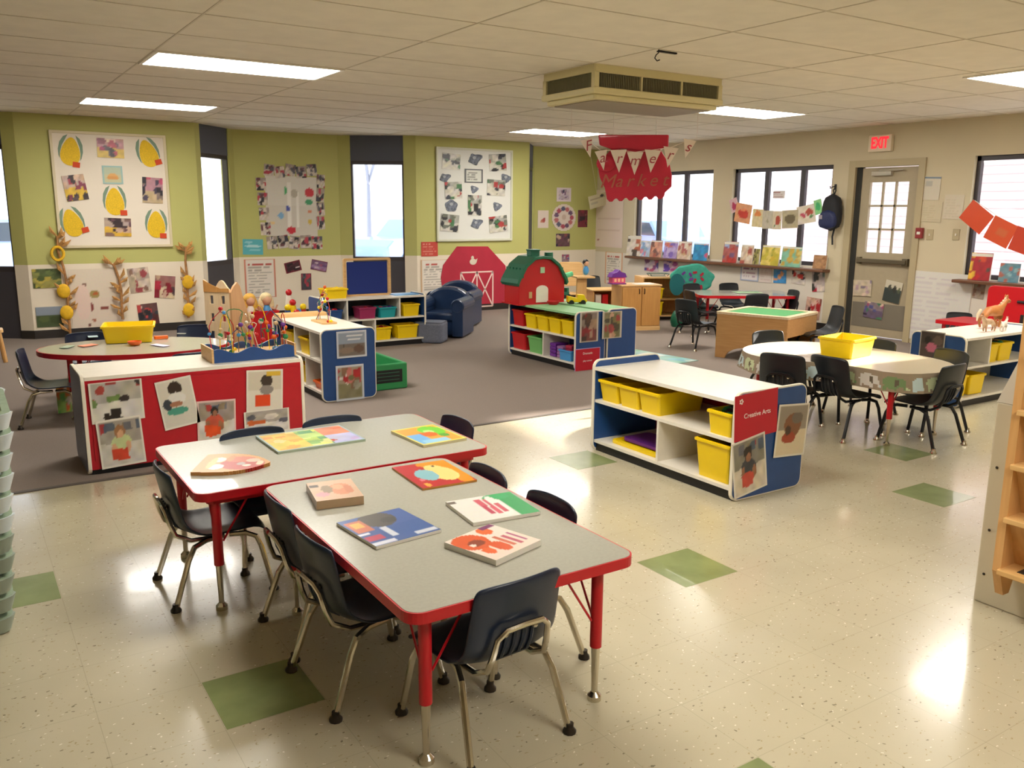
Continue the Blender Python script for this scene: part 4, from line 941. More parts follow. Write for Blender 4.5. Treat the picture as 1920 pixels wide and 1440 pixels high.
holes = [(.05+.11*i, .085+.11*i, z, z+.07) for i in range(2) for z in (.40, .55, .70)]
mb = MB(); cutpanel(mb, .24, .80, holes, 'y', 0, .018, lambda t_: .06+.04*math.cos(9*t_)); mb.build('front_panel', M_birch, ca_)
mb = MB(); mb.prism([(0, .80), (.24, .80), (.24, .835), (.16, .83), (.08, .86), (0, .90)], -.005, 0, 'y'); mb.build('roof_band', M_birch_d, ca_)
mb = MB(); mb.prism([(0, 0), (.36, 0), (.30, .45), (.14, .84), (.10, .88), (.05, .85), (0, .80)], .24, .258, 'x')
mb.v = [(x, y, z) for (x, y, z) in mb.v]; mb.build('side_panel', wood('birch_side', 'b98c62', 'c69a6e', axis=2), ca_)
mb = MB(); mb.bx(0, .24, .30, .318, 0, .60); mb.bx(0, .24, .02, .30, .35, .365); mb.build('inner_shelf', M_birch, ca_)

# red bin of dolls and toys at the back
db = bin_('red toy bin full of dolls in front of the back wall', 2.55, 8.95, .004, .5, .36, .46, m=M_red)
rd = random.Random(8)
M_hair = [mat('doll_hair_brown', '7a4426', .8, noise=.2), mat('doll_hair_blond', 'd9a84a', .8, noise=.2), mat('doll_hair_pale', 'dcc79a', .8, noise=.2)]
M_skin = mat('doll_skin', 'd9a887', .6)
for k, (dx, lb) in enumerate(((-.18, 'doll with long brown hair leaning in the red toy bin'), (.0, 'blond doll lying across the red toy bin'), (.17, 'pale haired doll in the red toy bin'))):
    d_ = thing('doll', lb, 'doll', (2.55+dx, 8.93, .38))
    MB().ell((0, 0, .05), (.05, .045, .09), 10, 8).build('body', [M_pink, M_white, M_skyb][k], d_, smooth=True)
    MB().ell((0, -.01, .18), (.048, .045, .055), 10, 8).build('head', M_skin, d_, smooth=True)
    mb = MB(); mb.ell((0, .012, .20), (.066, .058, .06), 10, 8); mb.ell((-.05, .01, .13), (.035, .03, .08), 8, 6); mb.ell((.05, .01, .13), (.035, .03, .08), 8, 6); mb.build('hair', M_hair[k], d_, smooth=True)
    MB().tube([(-.045, -.01, .10), (-.085, -.03, .08), (-.10, -.05, .13)], [.014, .012, .009], 6).build('arm', M_skin, d_, smooth=True); MB().tube([(.045, -.01, .10), (.085, -.03, .08), (.10, -.05, .13)], [.014, .012, .009], 6).build('arm', M_skin, d_, smooth=True)
for k in range(9):
    m = [M_red, M_skyb, M_white, M_orange, M_blue, M_yellow, M_purple, M_red, M_white][k]
    t = thing('toy_figure', ['red', 'sky blue', 'white', 'orange', 'dark blue', 'yellow', 'purple', 'second red', 'second white'][k]+' plastic toy piled left of the back shelf', 'toy', (2.86+.045*(k % 4)+.01*k, 8.72+.07*(k//4), .005), k*.7, 'plastic toys piled beside the back shelf')
    h = .30+.05*(k % 3)+.10*(k//4)
    MB().lathe([(.045, 0), (.05, .05), (.03, .12), (.035, h*.6), (.05, h*.75), (.03, h)], n=10).build('body', m, t, smooth=True)
    MB().ell((0, 0, h+.03), .035, 8, 6).build('head', [M_skyb, M_yellow, M_red][k % 3], t, smooth=True)

# green plastic box beside the centre left shelf
t = thing('green_crate', 'low green plastic crate with dark slotted windows beside the centre left shelf', 'crate', (2.985, 6.98, .005))
mb = MB(); bin_mesh(mb, .36, .92, .22, th=.03, taper=1.0); mb.build('crate_body', M_green, t, bevel=.01)
MB().box((0, -.462, .115), (.26, .006, .11)).build('window_panel', M_black, t, bevel=.02)
mb = MB(); [mb.box((0, -.467, .085+.03*k), (.20, .004, .006)) for k in range(3)]; mb.build('slot', mat('slot_green', '2d5f4a', .5), t)
MB().box((.183, .1, .115), (.006, .6, .11)).build('window_panel', M_black, t)

# ================================================================== armchairs and ottoman (blue vinyl), seat faces -x
M_vinyl = mat('blue_vinyl', '1f3558', .3, noise=.08, nscale=6, bump=.12, bscale=30)
def armchair(label, x, y, rz=0, W=.62, D=.55):
    t = thing('armchair', label, 'armchair', (x, y, .005), math.radians(rz), 'blue vinyl armchairs')
    # local: front towards -x, width along y from 0 to W
    MB().bx(.05, D, .12, W-.12, .02, .22).build('base', M_vinyl, t, bevel=.02)
    MB().bx(.0, D-.1, .13, W-.13, .20, .30).build('seat_cushion', M_vinyl, t, bevel=.03)
    for k, yy in enumerate((0, W-.15)):
        poly = [(yy+.01, .02), (yy+.14, .02), (yy+.14, .34)]+[(yy+.075+.082*math.cos(a), .38+.082*math.sin(a)) for a in [math.radians(-20+22*i) for i in range(11)]]+[(yy+.01, .34)]
        MB().prism(poly, 0, D, 'x').build('arm', M_vinyl, t, bevel=.008)
        MB().tube([(-.004, yy+.075+.07*math.cos(a), .38+.07*math.sin(a)) for a in [2*math.pi*i/16 for i in range(16)]], .006, 5, closed=True).build('piping', M_vinyl, t)
    poly = [(.06, .02), (W-.06, .02), (W-.04, .42)]+[(W/2+(W/2-.05)*math.cos(a), .42+.15*math.sin(a)) for a in [math.radians(15*i) for i in range(1, 12)]]+[(.04, .42)]
    MB().prism(poly, D-.12, D+.04, 'x').build('backrest', M_vinyl, t, bevel=.03)
    return t
armchair('blue vinyl armchair with rolled arms facing the grey ottoman', 4.99, 8.76, 46)
armchair('second blue vinyl armchair, behind the first, in front of the red paper barn', 5.58, 9.55, 46, W=.62)
t = thing('ottoman', 'grey fabric cube seat in front of the blue armchair', 'ottoman', (4.56, 8.76, .005), math.radians(46))
MB().prism(rrect(.28, .34, .04, 3), 0, .24).build('cushion', mat('grey_fabric', '6f7586', .9, noise=.1, nscale=60), t, bevel=.03)
MB().tube([(x, y, .235) for x, y in rrect(.262, .322, .04, 3)], .005, 5, closed=True).build('piping', mat('grey_piping', '555a68', .8), t)

# ================================================================== toy barn and toys on the shelf
tb = thing('toy_barn', 'big red plastic toy barn with a green gambrel roof', 'toy barn', (5.07, 7.27, zt4+.002), math.radians(-3))
BW, BD, BH = .55, .30, .25
gam = [(-BW/2, 0), (BW/2, 0), (BW/2, BH), (BW*.36, BH+.13), (BW*.17, BH+.205), (0, BH+.215), (-BW*.17, BH+.205), (-BW*.36, BH+.13), (-BW/2, BH)]
MB().prism(gam, 0, BD, 'y').build('barn_wall', M_red, tb, bevel=.006)
mb = MB(); ro = [(-BW/2-.035, BH-.03), (-BW/2-.02, BH+.015), (-BW*.37, BH+.16), (-BW*.18, BH+.235), (0, BH+.245), (BW*.18, BH+.235), (BW*.37, BH+.16), (BW/2+.02, BH+.015), (BW/2+.035, BH-.03)]
ri = [(x*.93, z-.03) for x, z in ro]; mb.prism(ro+ri[::-1], -.03, BD+.03, 'y'); mb.build('roof', M_dgreen, tb, smooth=False, bevel=.006)
mb = MB(); 
for sx in (-1, 1):
    for k in range(6): mb.box((sx*(BW*.43), -.02+k*.068, BH+.075), (.008, .006, .10))
mb.build('roof_rib', M_dgreen, tb)
mb = MB(); mb.box((-.02, BD/2, BH+.265), (.10, .10, .06)); mb.prism(rrect(.12, .12, .02, 2, -.02, BD/2), BH+.29, BH+.305); mb.build('cupola', M_dgreen, tb, bevel=.006)
MB().tube([(.17, BD/2, BH+.16), (.17, BD/2, BH+.27)], [.05, .045], 12).build('silo_knob', M_dgreen, tb, smooth=True)
dp = [(-.072, .02), (.072, .02), (.072, .15)]+[(.072*math.cos(a), .15+.045*math.sin(a)) for a in [math.pi*i/8 for i in range(9)]]+[(-.072, .15)]
MB().prism(dp, -.006, .0, 'y').build('door_opening', M_white, tb)
MB().box((0, -.004, BH+.10), (.05, .008, .06)).build('loft_window', mat('pale_green_window', 'a9cfa8', .5), tb)
MB().box((-.14, -.004, .10), (.035, .008, .065)).build('side_window', mat('yellowish_window', 'c9a070', .5), tb)
mb = MB(); mb.bx(-BW/2-.02, BW/2+.02, -.02, BD+.02, 0, .015); mb.build('base_plate', M_red, tb)
def truck(label, x, y, rz, m, s=1.0):
    t = thing('toy_truck', label, 'toy truck', (x, y, zt4+.002), math.radians(rz))
    MB().prism([(-.09*s, .03*s), (.10*s, .03*s), (.10*s, .055*s), (.085*s, .065*s), (.075*s, .10*s), (.01*s, .105*s), (-.0, .07*s), (-.09*s, .09*s)], -.045*s, .045*s, 'y').build('body', m, t, bevel=.004)
    for wx in (-.055, .06):
        for wy in (-.045, .045):
            q = MB(); q.xf(Matrix.Translation((wx*s, wy*s, .026*s)) @ Matrix.Rotation(math.pi/2, 4, 'X')); q.lathe([(.014*s, -.01), (.026*s, -.01), (.026*s, .01), (.014*s, .01)], n=12); q.build('wheel', M_black, t, smooth=True)
p = UZ(1080, 572, zt4); truck('yellow toy dump truck on the green top right of the toy barn', p.x, p.y, -25, M_yellow, 1.05)
p = UZ(1037, 572, zt4); bowl('toy_basket', 'small red oval toy tub in front of the toy barn', 'toy', (p.x, p.y, zt4+.002), M_red, .065, .04)
p = UZ(1050, 562, zt4); t = thing('toy_tractor', 'dark green toy vehicle beside the door of the toy barn', 'toy', (p.x+.05, p.y, zt4+.002), .4)
MB().box((0, 0, .06), (.14, .06, .04)).build('body', M_dgreen, t, bevel=.006); MB().box((.04, 0, .10), (.05, .055, .05)).build('cab', M_dgreen, t, bevel=.006)
for wx in (-.045, .05):
    for wy in (-.035, .035):
        q = MB(); q.xf(Matrix.Translation((wx, wy, .028)) @ Matrix.Rotation(math.pi/2, 4, 'X')); q.lathe([(.012, -.008), (.028, -.008), (.028, .008), (.012, .008)], n=10); q.build('wheel', M_black, t, smooth=True)
def animal(label, x, y, z, s, m, rz=0, name='toy_horse', mane=None, group=None):
    t = thing(name, label, 'toy animal', (x, y, z), math.radians(rz), group)
    bpy_me = bpy.data.meshes.new('body'); V = [(0, 0, .15), (-.09, 0, .155), (.08, 0, .15), (.13, 0, .21), (.16, 0, .25), (.205, 0, .225)]
    E = [(0, 1), (0, 2), (2, 3), (3, 4), (4, 5)]; R_ = [.045, .045, .042, .026, .026, .016]
    for (bx_, by_, hk) in ((-.095, .022, -.02), (-.095, -.022, -.02), (.075, .022, .008), (.075, -.022, .008)):
        b = 1 if bx_ < 0 else 2; i = len(V); V += [(bx_, by_, .11), (bx_+hk, by_, .06), (bx_, by_, .008)]; R_ += [.020, .012, .011]; E += [(b, i), (i, i+1), (i+1, i+2)]
    V = [(a*s, b*s, c*s) for a, b, c in V]; bpy_me.from_pydata(V, E, []); o = bpy.data.objects.new('body', bpy_me); COL.objects.link(o); o.parent = t
    bpy_me.materials.append(m)
    md = o.modifiers.new('skin', 'SKIN'); sv = bpy_me.skin_vertices[0].data
    for i, r in enumerate(R_): sv[i].radius = (r*s, r*s)
    sv[0].use_root = True; md.use_smooth_shade = True; q = o.modifiers.new('sub', 'SUBSURF'); q.levels = 1; q.render_levels = 1
    MB().tube([(-.135*s, 0, .17*s), (-.165*s, 0, .13*s), (-.17*s, 0, .07*s)], [.012*s, .014*s, .005*s], 6).build('tail', mane or m, t, smooth=True)
    mb = MB(); 
    for k in range(5): mb.ell(((.165-.022*k)*s, 0, (.275-.02*k)*s), (.014*s, .008*s, .016*s), 6, 4)
    mb.build('mane', mane or m, t, smooth=True)
    mb = MB(); mb.lathe([(.008*s, 0), (.005*s, .02*s), (.001*s, .03*s)], (.155*s, .012*s, .268*s), 6); mb.lathe([(.008*s, 0), (.005*s, .02*s), (.001*s, .03*s)], (.155*s, -.012*s, .268*s), 6); mb.build('ear', m, t, smooth=True)
    return t
animal('small dark brown toy animal at the toy barn door', UZ(1016, 568, zt4).x, UZ(1016, 568, zt4).y, zt4+.002, .45, mat('dark_brown_toy', '4a2c24', .5), 200, 'toy_cow')
animal('tiny white and brown toy animal left of the barn door', UZ(1000, 571, zt4).x, UZ(1000, 571, zt4).y, zt4+.002, .32, mat('cream_toy', 'e0d0bc', .5), 20, 'toy_goat')
GH = 'toy horses on the right shelf'
M_palom = mat('palomino', 'b9743a', .45, noise=.1); M_mane = mat('pale_mane', 'e6d4b4', .7)
z6 = zt6
p = UZ(1848, 614, z6); animal('large tan toy horse with a pale mane on the right shelf', p.x-.02, 3.86, z6+.001, .95, M_palom, -12, mane=M_mane, group=GH)
p = UZ(1815, 618, z6); animal('cream and brown toy horse in front of the large tan one', p.x, 3.74, z6+.001, .55, mat('cream_horse', 'dcc4a4', .5, col2='b08058', nscale=12), 170, mane=M_palom, group=GH)
p = UZ(1838, 618, z6); animal('smaller white toy foal on the right shelf between the legs of the others', p.x+.06, 3.70, z6+.001, .40, mat('white_horse', 'e8dccb', .5), 10, mane=M_mane, group=GH)

# ================================================================== wooden furniture near the right wall
def pt(u, v, z): q = UZ(u, v, z); return q
t = thing('play_cabinet', 'light wooden play cabinet with two doors and dark handles', 'cabinet', (7.06, 8.36, .005), math.radians(-19))
CW, CD, CH = .53, .38, .58
mb = MB(); mb.bx(0, CW, .012, CD, .05, CH-.02); mb.bx(.01, CW-.01, .03, CD, 0, .05); mb.build('cabinet_body', M_maple, t)
MB().bx(-.012, CW+.012, -.004, CD+.01, CH-.02, CH).build('cabinet_top', M_maple_h, t, bevel=.004)
for k in (0, 1):
    d_ = MB().bx(.008+k*CW/2, CW/2-.004+k*(CW/2-.004), -.006, .012, .06, CH-.03).build('cabinet_door', wood('oak_door', 'b98244', 'c8934f', axis=2), t, bevel=.003)
    hx = CW/2-.035 if k == 0 else CW/2+.035
    MB().tube([(hx, -.006, .47), (hx, -.022, .475), (hx, -.022, .525), (hx, -.006, .53)], .005, 6).build('handle', M_darksteel, d_)
MB().bx(.0, CW, -.004, .03, 0, .055).build('plinth', M_maple_h, t)
# purple pink toy house on top
t = thing('toy_house', 'pink toy house with a purple roof on the wooden cabinet', 'toy house', (7.13, 8.55, CH+.006), math.radians(-15))
MB().bx(-.09, .09, -.06, .06, 0, .09).build('house_wall', M_pink, t, bevel=.004)
MB().prism([(-.11, .085), (.11, .085), (.085, .14), (.03, .155), (.0, .185), (-.03, .155), (-.085, .14)], -.07, .07, 'y').build('roof', M_purple, t, bevel=.006)
mb = MB(); [mb.box((x, -.062, .05), (.03, .004, .04)) for x in (-.05, 0, .05)]; mb.build('window', mat('peach_window', 'f0b890', .5), t)
MB().bx(-.10, .10, -.07, .07, 0, .012).build('base', M_purple, t)
o = MB().prism(rrect(.26, .20, .004, 1), 0, .003).build('paper_sheet', M_white, loc=(7.42, 8.38, CH+.0065), rot=(0, 0, -.3)); tag(o, 'white paper lying on the wooden cabinet right of the toy house', 'paper')
# play desk
p = UZ(1090, 585, 0)
t = thing('play_desk', 'low light wooden play desk with open dark cubbies left of the wooden cabinet', 'desk', (7.18, 9.10, .005), math.radians(-19))
MB().bx(-.02, .72, -.02, .36, .44, .46).build('desk_top', M_maple_h, t, bevel=.004)
mb = MB(); mb.bx(0, .02, 0, .34, 0, .44); mb.bx(.30, .32, 0, .34, 0, .44); mb.bx(.68, .70, 0, .34, 0, .44); mb.bx(.02, .68, .32, .34, 0, .44); mb.build('desk_side', M_maple, t)
MB().bx(.02, .30, .01, .32, .22, .235).build('desk_shelf', M_maple_h, t)
for k, (xx, zz, m) in enumerate(((.10, .005, M_black), (.20, .24, M_red), (.45, .005, M_navy), (.58, .005, M_darksteel), (.10, .24, M_white))):
    a = math.radians(-19); wx = 7.18+xx*math.cos(a)-.12*math.sin(a); wy = 9.10+xx*math.sin(a)+.12*math.cos(a)
    o = MB().prism(rrect(.09, .12, .015, 2), 0, .15).build('toy_box', m, loc=(wx, wy, .006+zz), rot=(0, 0, a), bevel=.006); tag(o, ['black box at the foot of the play desk cubby', 'small red box on the play desk shelf', 'navy box under the play desk', 'dark grey box under the play desk at right', 'white box on the play desk shelf'][k], 'box')
# high wooden post / side unit and child chair between barn and desk
t = thing('wooden_stand', 'narrow wooden upright board standing just right of the toy barn', 'stand', (6.62, 8.72, .005), math.radians(-19))
MB().bx(0, .13, 0, .03, 0, .68).build('upright', M_maple, t); MB().bx(-.02, .22, -.06, .22, .66, .68).build('top_shelf', M_maple_h, t); MB().bx(0, .13, -.05, .2, 0, .03).build('foot', M_maple_h, t)
t = thing('wooden_chair', 'light wooden child chair with a solid rounded back against the far corner', 'chair', (7.75, 10.35, .005), math.radians(150))
MB().bx(-.17, .17, -.16, .16, .27, .29).build('seat', M_maple_h, t, bevel=.005)
bp = rrect(.38, .36, .06, 4, 0, .56); MB().prism(bp, -.19, -.17, 'y').build('backrest', M_maple_h, t, bevel=.004)
for sx in (-1, 1):
    for sy in (-1, 1): MB().box((sx*.15, sy*.14, .135), (.03, .03, .27)).build('leg', M_maple, t)
for sx in (-1, 1): MB().box((sx*.15, -.165, .35), (.03, .02, .16)).build('back_post', M_maple, t)
# green soft puppet thing
t = thing('green_puppet', 'light green plush puppet figure hanging behind the toy barn', 'puppet', (6.30, 8.75, .005))
MB().lathe([(.10, 0), (.12, .25), (.10, .50), (.07, .68), (.04, .74)], n=12).build('body', mat('mint_green_plush', '6fcf95', .9, noise=.1, nscale=30), t, smooth=True)
MB().tube([(.05, 0, .62), (.16, -.02, .70), (.24, -.03, .72)], [.04, .035, .03], 8).build('arm', MATS['mint_green_plush'], t, smooth=True)
t = thing('doll', 'small doll with dark hair sitting above the wooden stand', 'doll', (6.82, 8.80, .69))
MB().ell((0, 0, .06), (.04, .035, .06), 8, 6).build('body', M_skyb, t, smooth=True); MB().ell((0, 0, .15), .036, 8, 6).build('head', M_skin, t, smooth=True); MB().ell((0, .012, .165), (.044, .038, .038), 8, 6).build('hair', M_black, t, smooth=True)
# wood shelf right of the cabinet
t = thing('wooden_shelf', 'light wooden open shelf with a yellow bin behind the wooden cabinet', 'shelf', (8.02, 9.06, .005), math.radians(-24))
mb = MB(); mb.bx(0, .02, 0, .4, 0, .58); mb.bx(.72, .74, 0, .4, 0, .58); mb.build('side_panel', M_maple, t); mb = MB(); mb.bx(0, .74, 0, .4, .58, .60); mb.bx(.02, .72, .0, .4, .28, .30); mb.bx(.02, .72, .0, .4, .05, .07); mb.build('shelf_board', M_maple_h, t)
MB().bx(.02, .72, .38, .4, .05, .58).build('back_panel', M_maple, t)
bin_('tall yellow bin standing in the wooden open shelf behind the cabinet', 8.22, 9.06, .078, .2, .3, .19, rz=-24)
bin_('yellow bin on the middle board of the wooden open shelf', 8.22, 9.06, .307, .2, .3, .15, rz=-24)
t = thing('wire_tray', 'dark wire tray standing on the wooden open shelf', 'tray', (8.35, 9.12, .606), math.radians(-24))
mb = MB(); mb.ring(rrect(.30, .2, .05, 4), rrect(.28, .18, .045, 4), .03, .04); mb.prism(rrect(.22, .13, .04, 4), 0, .006); mb.build('rim', mat('dull_green_tray', '5f7468', .5), t)
mb = MB(); [mb.tube([(x*.11, y*.065, .003), (x*.14, y*.09, .035)], .004, 5) for x in (-1, 1) for y in (-1, 1)]; mb.build('post', M_darksteel, t)
# wooden table with green top
ga = math.atan2(5.61-6.35, 6.83-6.62)
t = thing('sensory_table', 'light wooden table with a green felt top and an arched cut out end', 'table', (6.64, 6.33, .005), ga)
# local x runs along the facing end (.77), local y away from the camera (to +x side)
GW, GDp, GHt = .77, .72, .475
arch = [(0, 0), (.11, 0)]+[(.385-.275*math.cos(a), .0+.13*math.sin(a)) for a in [math.pi*i/12 for i in range(13)]][1:-1]+[(.66, 0), (.77, 0), (.77, GHt-.02), (0, GHt-.02)]
MB().prism(arch, 0, .022, 'y').build('end_panel', wood('birch_ply', 'bf8d55', 'cc9c63', axis=0), t)
MB().prism(arch, GDp-.022, GDp, 'y').build('end_panel', MATS['birch_ply'], t)
MB().bx(.0, .02, .02, GDp-.02, .12, GHt-.02).build('side_rail', MATS['birch_ply'], t); MB().bx(.75, .77, .02, GDp-.02, .27, GHt-.02).build('side_rail', MATS['birch_ply'], t)
MB().bx(.02, .75, .02, GDp-.02, .16, .175).build('lower_shelf', M_maple_h, t)
MB().ring([(x+GW/2, y+GDp/2) for x, y in rrect(GW+.02, GDp+.02, .02, 2)], [(x+GW/2, y+GDp/2) for x, y in rrect(GW-.12, GDp-.12, .03, 2)], GHt-.02, GHt+.004).build('top_rim', M_birch, t)
MB().prism([(x+GW/2, y+GDp/2) for x, y in rrect(GW-.121, GDp-.121, .03, 2)], GHt-.02, GHt-.002).build('green_top', mat('green_felt', '4f9a5c', .8), t)
# tree shaped puppet/toy by the window
t = thing('felt_tree', 'big teal felt tree with purple and red pieces standing below the window shelf', 'felt tree', (8.45, 8.55, .005), math.radians(-42))
mb = MB(); 
M_tl = mat('teal_felt', '3fa08c', .9, noise=.1, nscale=20)
mb.prism([(.29*math.cos(a)*(1+.06*math.sin(7*a)), .60+.20*math.sin(a)*(1+.06*math.cos(5*a))) for a in [2*math.pi*k/40 for k in range(40)]], -.04, .04, 'y'); mb.build('crown', M_tl, t, bevel=.02)
MB().prism([(-.07, 0), (.07, 0), (.05, .42), (-.05, .42)], -.04, .04, 'y').build('trunk', M_dgreen, t, bevel=.01)
MB().prism([(.12+.10*math.cos(a)-.32, .52+.15*math.sin(a)) for a in [2*math.pi*k/16 for k in range(16)]], -.06, -.0, 'y').build('dark_leaf', mat('deep_teal_felt', '1f6a6e', .9), t)
rd = random.Random(4)
for k in range(12):
    a = rd.uniform(0, 6.28); q = MB(); x, z = -.10+(k % 4)*.075+rd.uniform(-.02, .02), .50+(k//4)*.085+rd.uniform(-.02, .02); q.xf(Matrix.Translation((x, -.043, z)) @ Matrix.Rotation(a, 4, 'Y')); q.prism(rrect(.06, .032, .012, 2), -.006, .006, 'y'); q.build('felt_piece', [mat('plum_felt', '6a3a8c', .9), mat('crimson_felt', 'a8263c', .9)][(k % 4) > 1], t)
o = slab('placemat', .34, .24, .002, P_rand(77, ['7fb36a', 'cfd8a0', '5f9a80'], '9cc48a', 'a8cf9a', 10), (12, 10)); o.location = (8.5, 7.6, .494); o.rotation_euler = (0, 0, -.5); tag(o, 'green placemat on the red edged table by the windows', 'placemat')
# green bag on floor left of the window table
t = thing('green_bag', 'dark green bag on the floor beneath the felt tree', 'bag', (8.0, 8.32, .005)); MB().lathe([(.08, 0), (.10, .06), (.09, .14), (.06, .2), (.03, .22)], n=14).build('bag_body', M_dgreen, t, smooth=True); MB().tube([(-.04, 0, .19), (-.03, 0, .27), (.03, 0, .27), (.04, 0, .19)], .008, 6).build('handle', M_dgreen, t)
o = slab('floor_mat', .62, .9, .006, P_rand(78, ['6fb58a', 'b9d8dc', '8fc4cf', 'e0e6da'], 'a9d0cc', '9cc8b8', 18, .06, .15), (24, 24), side='8fb8b0'); o.location = (5.95, 6.65, .0045); o.rotation_euler = (0, 0, .1); tag(o, 'patterned pale green play mat on the carpet behind the barn shelf', 'mat')
# red play kitchen at right
p = UX(1832, 545, 8.55); t = thing('play_kitchen', 'bright red play kitchen back board beside the wall chart', 'play kitchen', (8.62, 4.62, .005), -math.pi/2)
KH = .80
MB().prism([(a+.62, b+KH/2) for a, b in rrect(1.24, KH, .05, 4)], 0, .03, 'y').build('back_board', M_red, t, bevel=.006)
MB().bx(.05, 1.19, .03, .36, 0, .42).build('cabinet_body', M_red, t, bevel=.01)
MB().tube([(.30, -.004, KH-.14), (.38, -.004, KH-.14)], .014, 8).build('handle_slot', M_black, t)
MB().box((.36, -.003, .44), (.04, .008, .20)).build('latch', M_black, t, bevel=.004)
t = thing('toy_lamp', 'round green and yellow cushion-like toy above the red play kitchen', 'toy', (8.75, 4.22, KH+.006)); MB().ell((0, 0, .05), (.10, .12, .05), 14, 8).build('dome', mat('lime_plastic', '8fd05a', .5), t, smooth=True)
MB().ell((.02, -.20, .04), (.07, .07, .04), 10, 6).build('side_dome', mat('gold_plastic', 'e0b040', .5), t, smooth=True)

# ================================================================== stacked cots at the left edge
M_cotframe = mat('white_cot_corner', 'd6dfe2', .35); M_mesh = mat('sage_cot_fabric', '93a58c', .8, noise=.08, nscale=40); M_mesh2 = mat('teal_grey_cot_fabric', '7f9a98', .8)
cot = thing('nap_cot', 'x', 'cot')
cw, cl = 1.30, .56
MB().prism(rrect(cw-.06, cl-.06, .05, 4), .028, .034).build('sleeping_fabric', M_mesh, cot)
mb = MB(); mb.ring(rrect(cw-.02, cl-.02, .06, 4), rrect(cw-.07, cl-.07, .05, 4), .020, .042); mb.build('cot_frame', M_mesh, cot)
for sx in (-1, 1):
    for sy in (-1, 1):
        MB().tube([(sx*(cw/2-.055), sy*(cl/2-.055), -.018), (sx*(cw/2-.06), sy*(cl/2-.06), .036)], [.035, .058], 10).build('cot_foot', M_cotframe, cot, smooth=True)
NCOT = 11
words_ = ['lowest', 'second lowest', 'third from the floor', 'fourth from the floor', 'fifth from the floor', 'middle', 'fifth from the top', 'fourth from the top', 'third from the top', 'second from the top', 'topmost']
for k in range(NCOT):
    c = cot if k == 0 else copy_tree(cot)
    c.location = (-.582+.006*k+.003*(k % 2), 3.60+.004*(k % 2), .02+k*.0735); c['label'] = words_[k]+' nap cot in the tall stack at the left edge'; c['group'] = 'stacked nap cots'
for o in KIDS(cot):
    if o.name.startswith('cot_foot'): o.data.materials[0] = mat('shaded_cot_corner', '9aa596', .5)  # lower feet are white too; their shade is put into the colour
for c in [q for q in bpy.data.objects if q.name.startswith('nap_cot') and q.location.z > .38]:
    for o in KIDS(c):
        if o.name.startswith('cot_foot'): o.data = o.data.copy(); o.data.materials[0] = M_cotframe

# ================================================================== climber with carpeted steps at the right edge
t = thing('wooden_steps', 'wooden steps with black grip strips on a cream panel at the right edge', 'steps', (3.25, 1.66, 0))
MB().bx(0, .55, -.95, 0, 0, .80).build('side_cabinet', mat('cream_panel', 'cfc5ac', .45), t, bevel=.006)
MB().prism([(0, .80), (-.08, 1.02), (-.10, 1.42), (-.95, 1.42), (-.95, .80)], 0, .02, 'x').build('upper_panel', mat('pale_panel', 'ddd8cc', .4), t)
mb = MB(); st = [(-.045, .10), (-.085, .10), (-.125, .20), (-.125, 1.36), (-.09, 1.42), (-.003, 1.42), (-.003, .2)]
mb.prism([(x, z) for x, z in st], -.15, -.12, 'y'); mb.prism([(x, z) for x, z in st], -.80, -.77, 'y'); mb.build('stringer', wood('honey_maple', 'cf9c5e', 'dba96c', axis=2), t)
for k in range(6):
    z = .215+.20*k; x = -.145
    s_ = MB().bx(x, x+.14, -.775, -.145, z-.02, z).build('step', M_maple_h if False else wood('honey_tread', 'd9a968', 'e4b878', axis=1), t, bevel=.003)
    MB().bx(x+.035, x+.10, -.70, -.20, z, z+.002).build('grip_strip', M_black, s_)
    mb = MB(); mb.prism([(x+.115, z), (x+.135, z), (x+.06, z+.18), (x+.04, z+.18)], -.775, -.145, 'y'); mb.build('riser', MATS['honey_maple'], t)
mb = MB()
for (yy, zz) in ((-.03, .30), (-.03, .55), (-.03, .12)): mb.ell((-.001, yy, zz), (.003, .006, .006), 8, 4)
mb.build('screw', M_glide, t)
# wooden thing at left edge
p = UZ(8, 678, 0); t = thing('wooden_stool', 'edge of a light wooden stool at the far left edge on the carpet', 'stool', (p.x-.10, p.y+.02, .005))
for sx in (-1, 1):
    for sy in (-1, 1): MB().tube([(sx*.08, sy*.08, .30), (sx*.11, sy*.11, 0)], .02, 8).build('leg', M_maple, t, smooth=True)
MB().prism(rrect(.24, .24, .05, 4), .29, .32).build('seat', M_maple_h, t, bevel=.005)
# books/toys under oval table seen through
p = UZ(115, 700, .1)
o = slab('picture_card', .16, .22, .01, P_rand(80, ['e06a3a', 'e9c04a', '6fae5a', 'f0e6d0'], 'e58a4a', '9cc46a', 14), (12, 14)); o.location = (.62, 7.0, .13); o.rotation_euler = (math.pi/2, 0, .3); tag(o, 'colourful picture book standing under the left end of the oval table', 'book')
o.location.z = .116

# ================================================================== WALL DECOR
# bulletin board one (corn)
def board(label, wall, u0, v0, u1, v1, framec, fillc):
    ax, c, rz = WALLS[wall]; a = onwall(wall, u0, v0); b = onwall(wall, u1, v1); cx = (a+b)/2; W = (Vector((a.x, a.y))-Vector((b.x, b.y))).length; Hh = abs(a.z-b.z)
    t = thing('bulletin_board', label, 'bulletin board', (cx.x, c-.012, cx.z))
    MB().box((0, 0, 0), (W, .015, Hh)).build('board_panel', fillc, t)
    MB().ring(rrect(W+.03, Hh+.03, .005, 1), rrect(W-.03, Hh-.03, .004, 1), -.022, .01, 'y').build('board_frame', framec, t, bevel=.003)
    return t
M_bfr = mat('cream_frame', 'd8cba8', .5); M_bfill = mat('ivory_board', 'eadfce', .8); M_wfill = mat('white_board_paper', 'dedfd8', .8); M_sfr = mat('pale_frame', 'd3d4c0', .5)
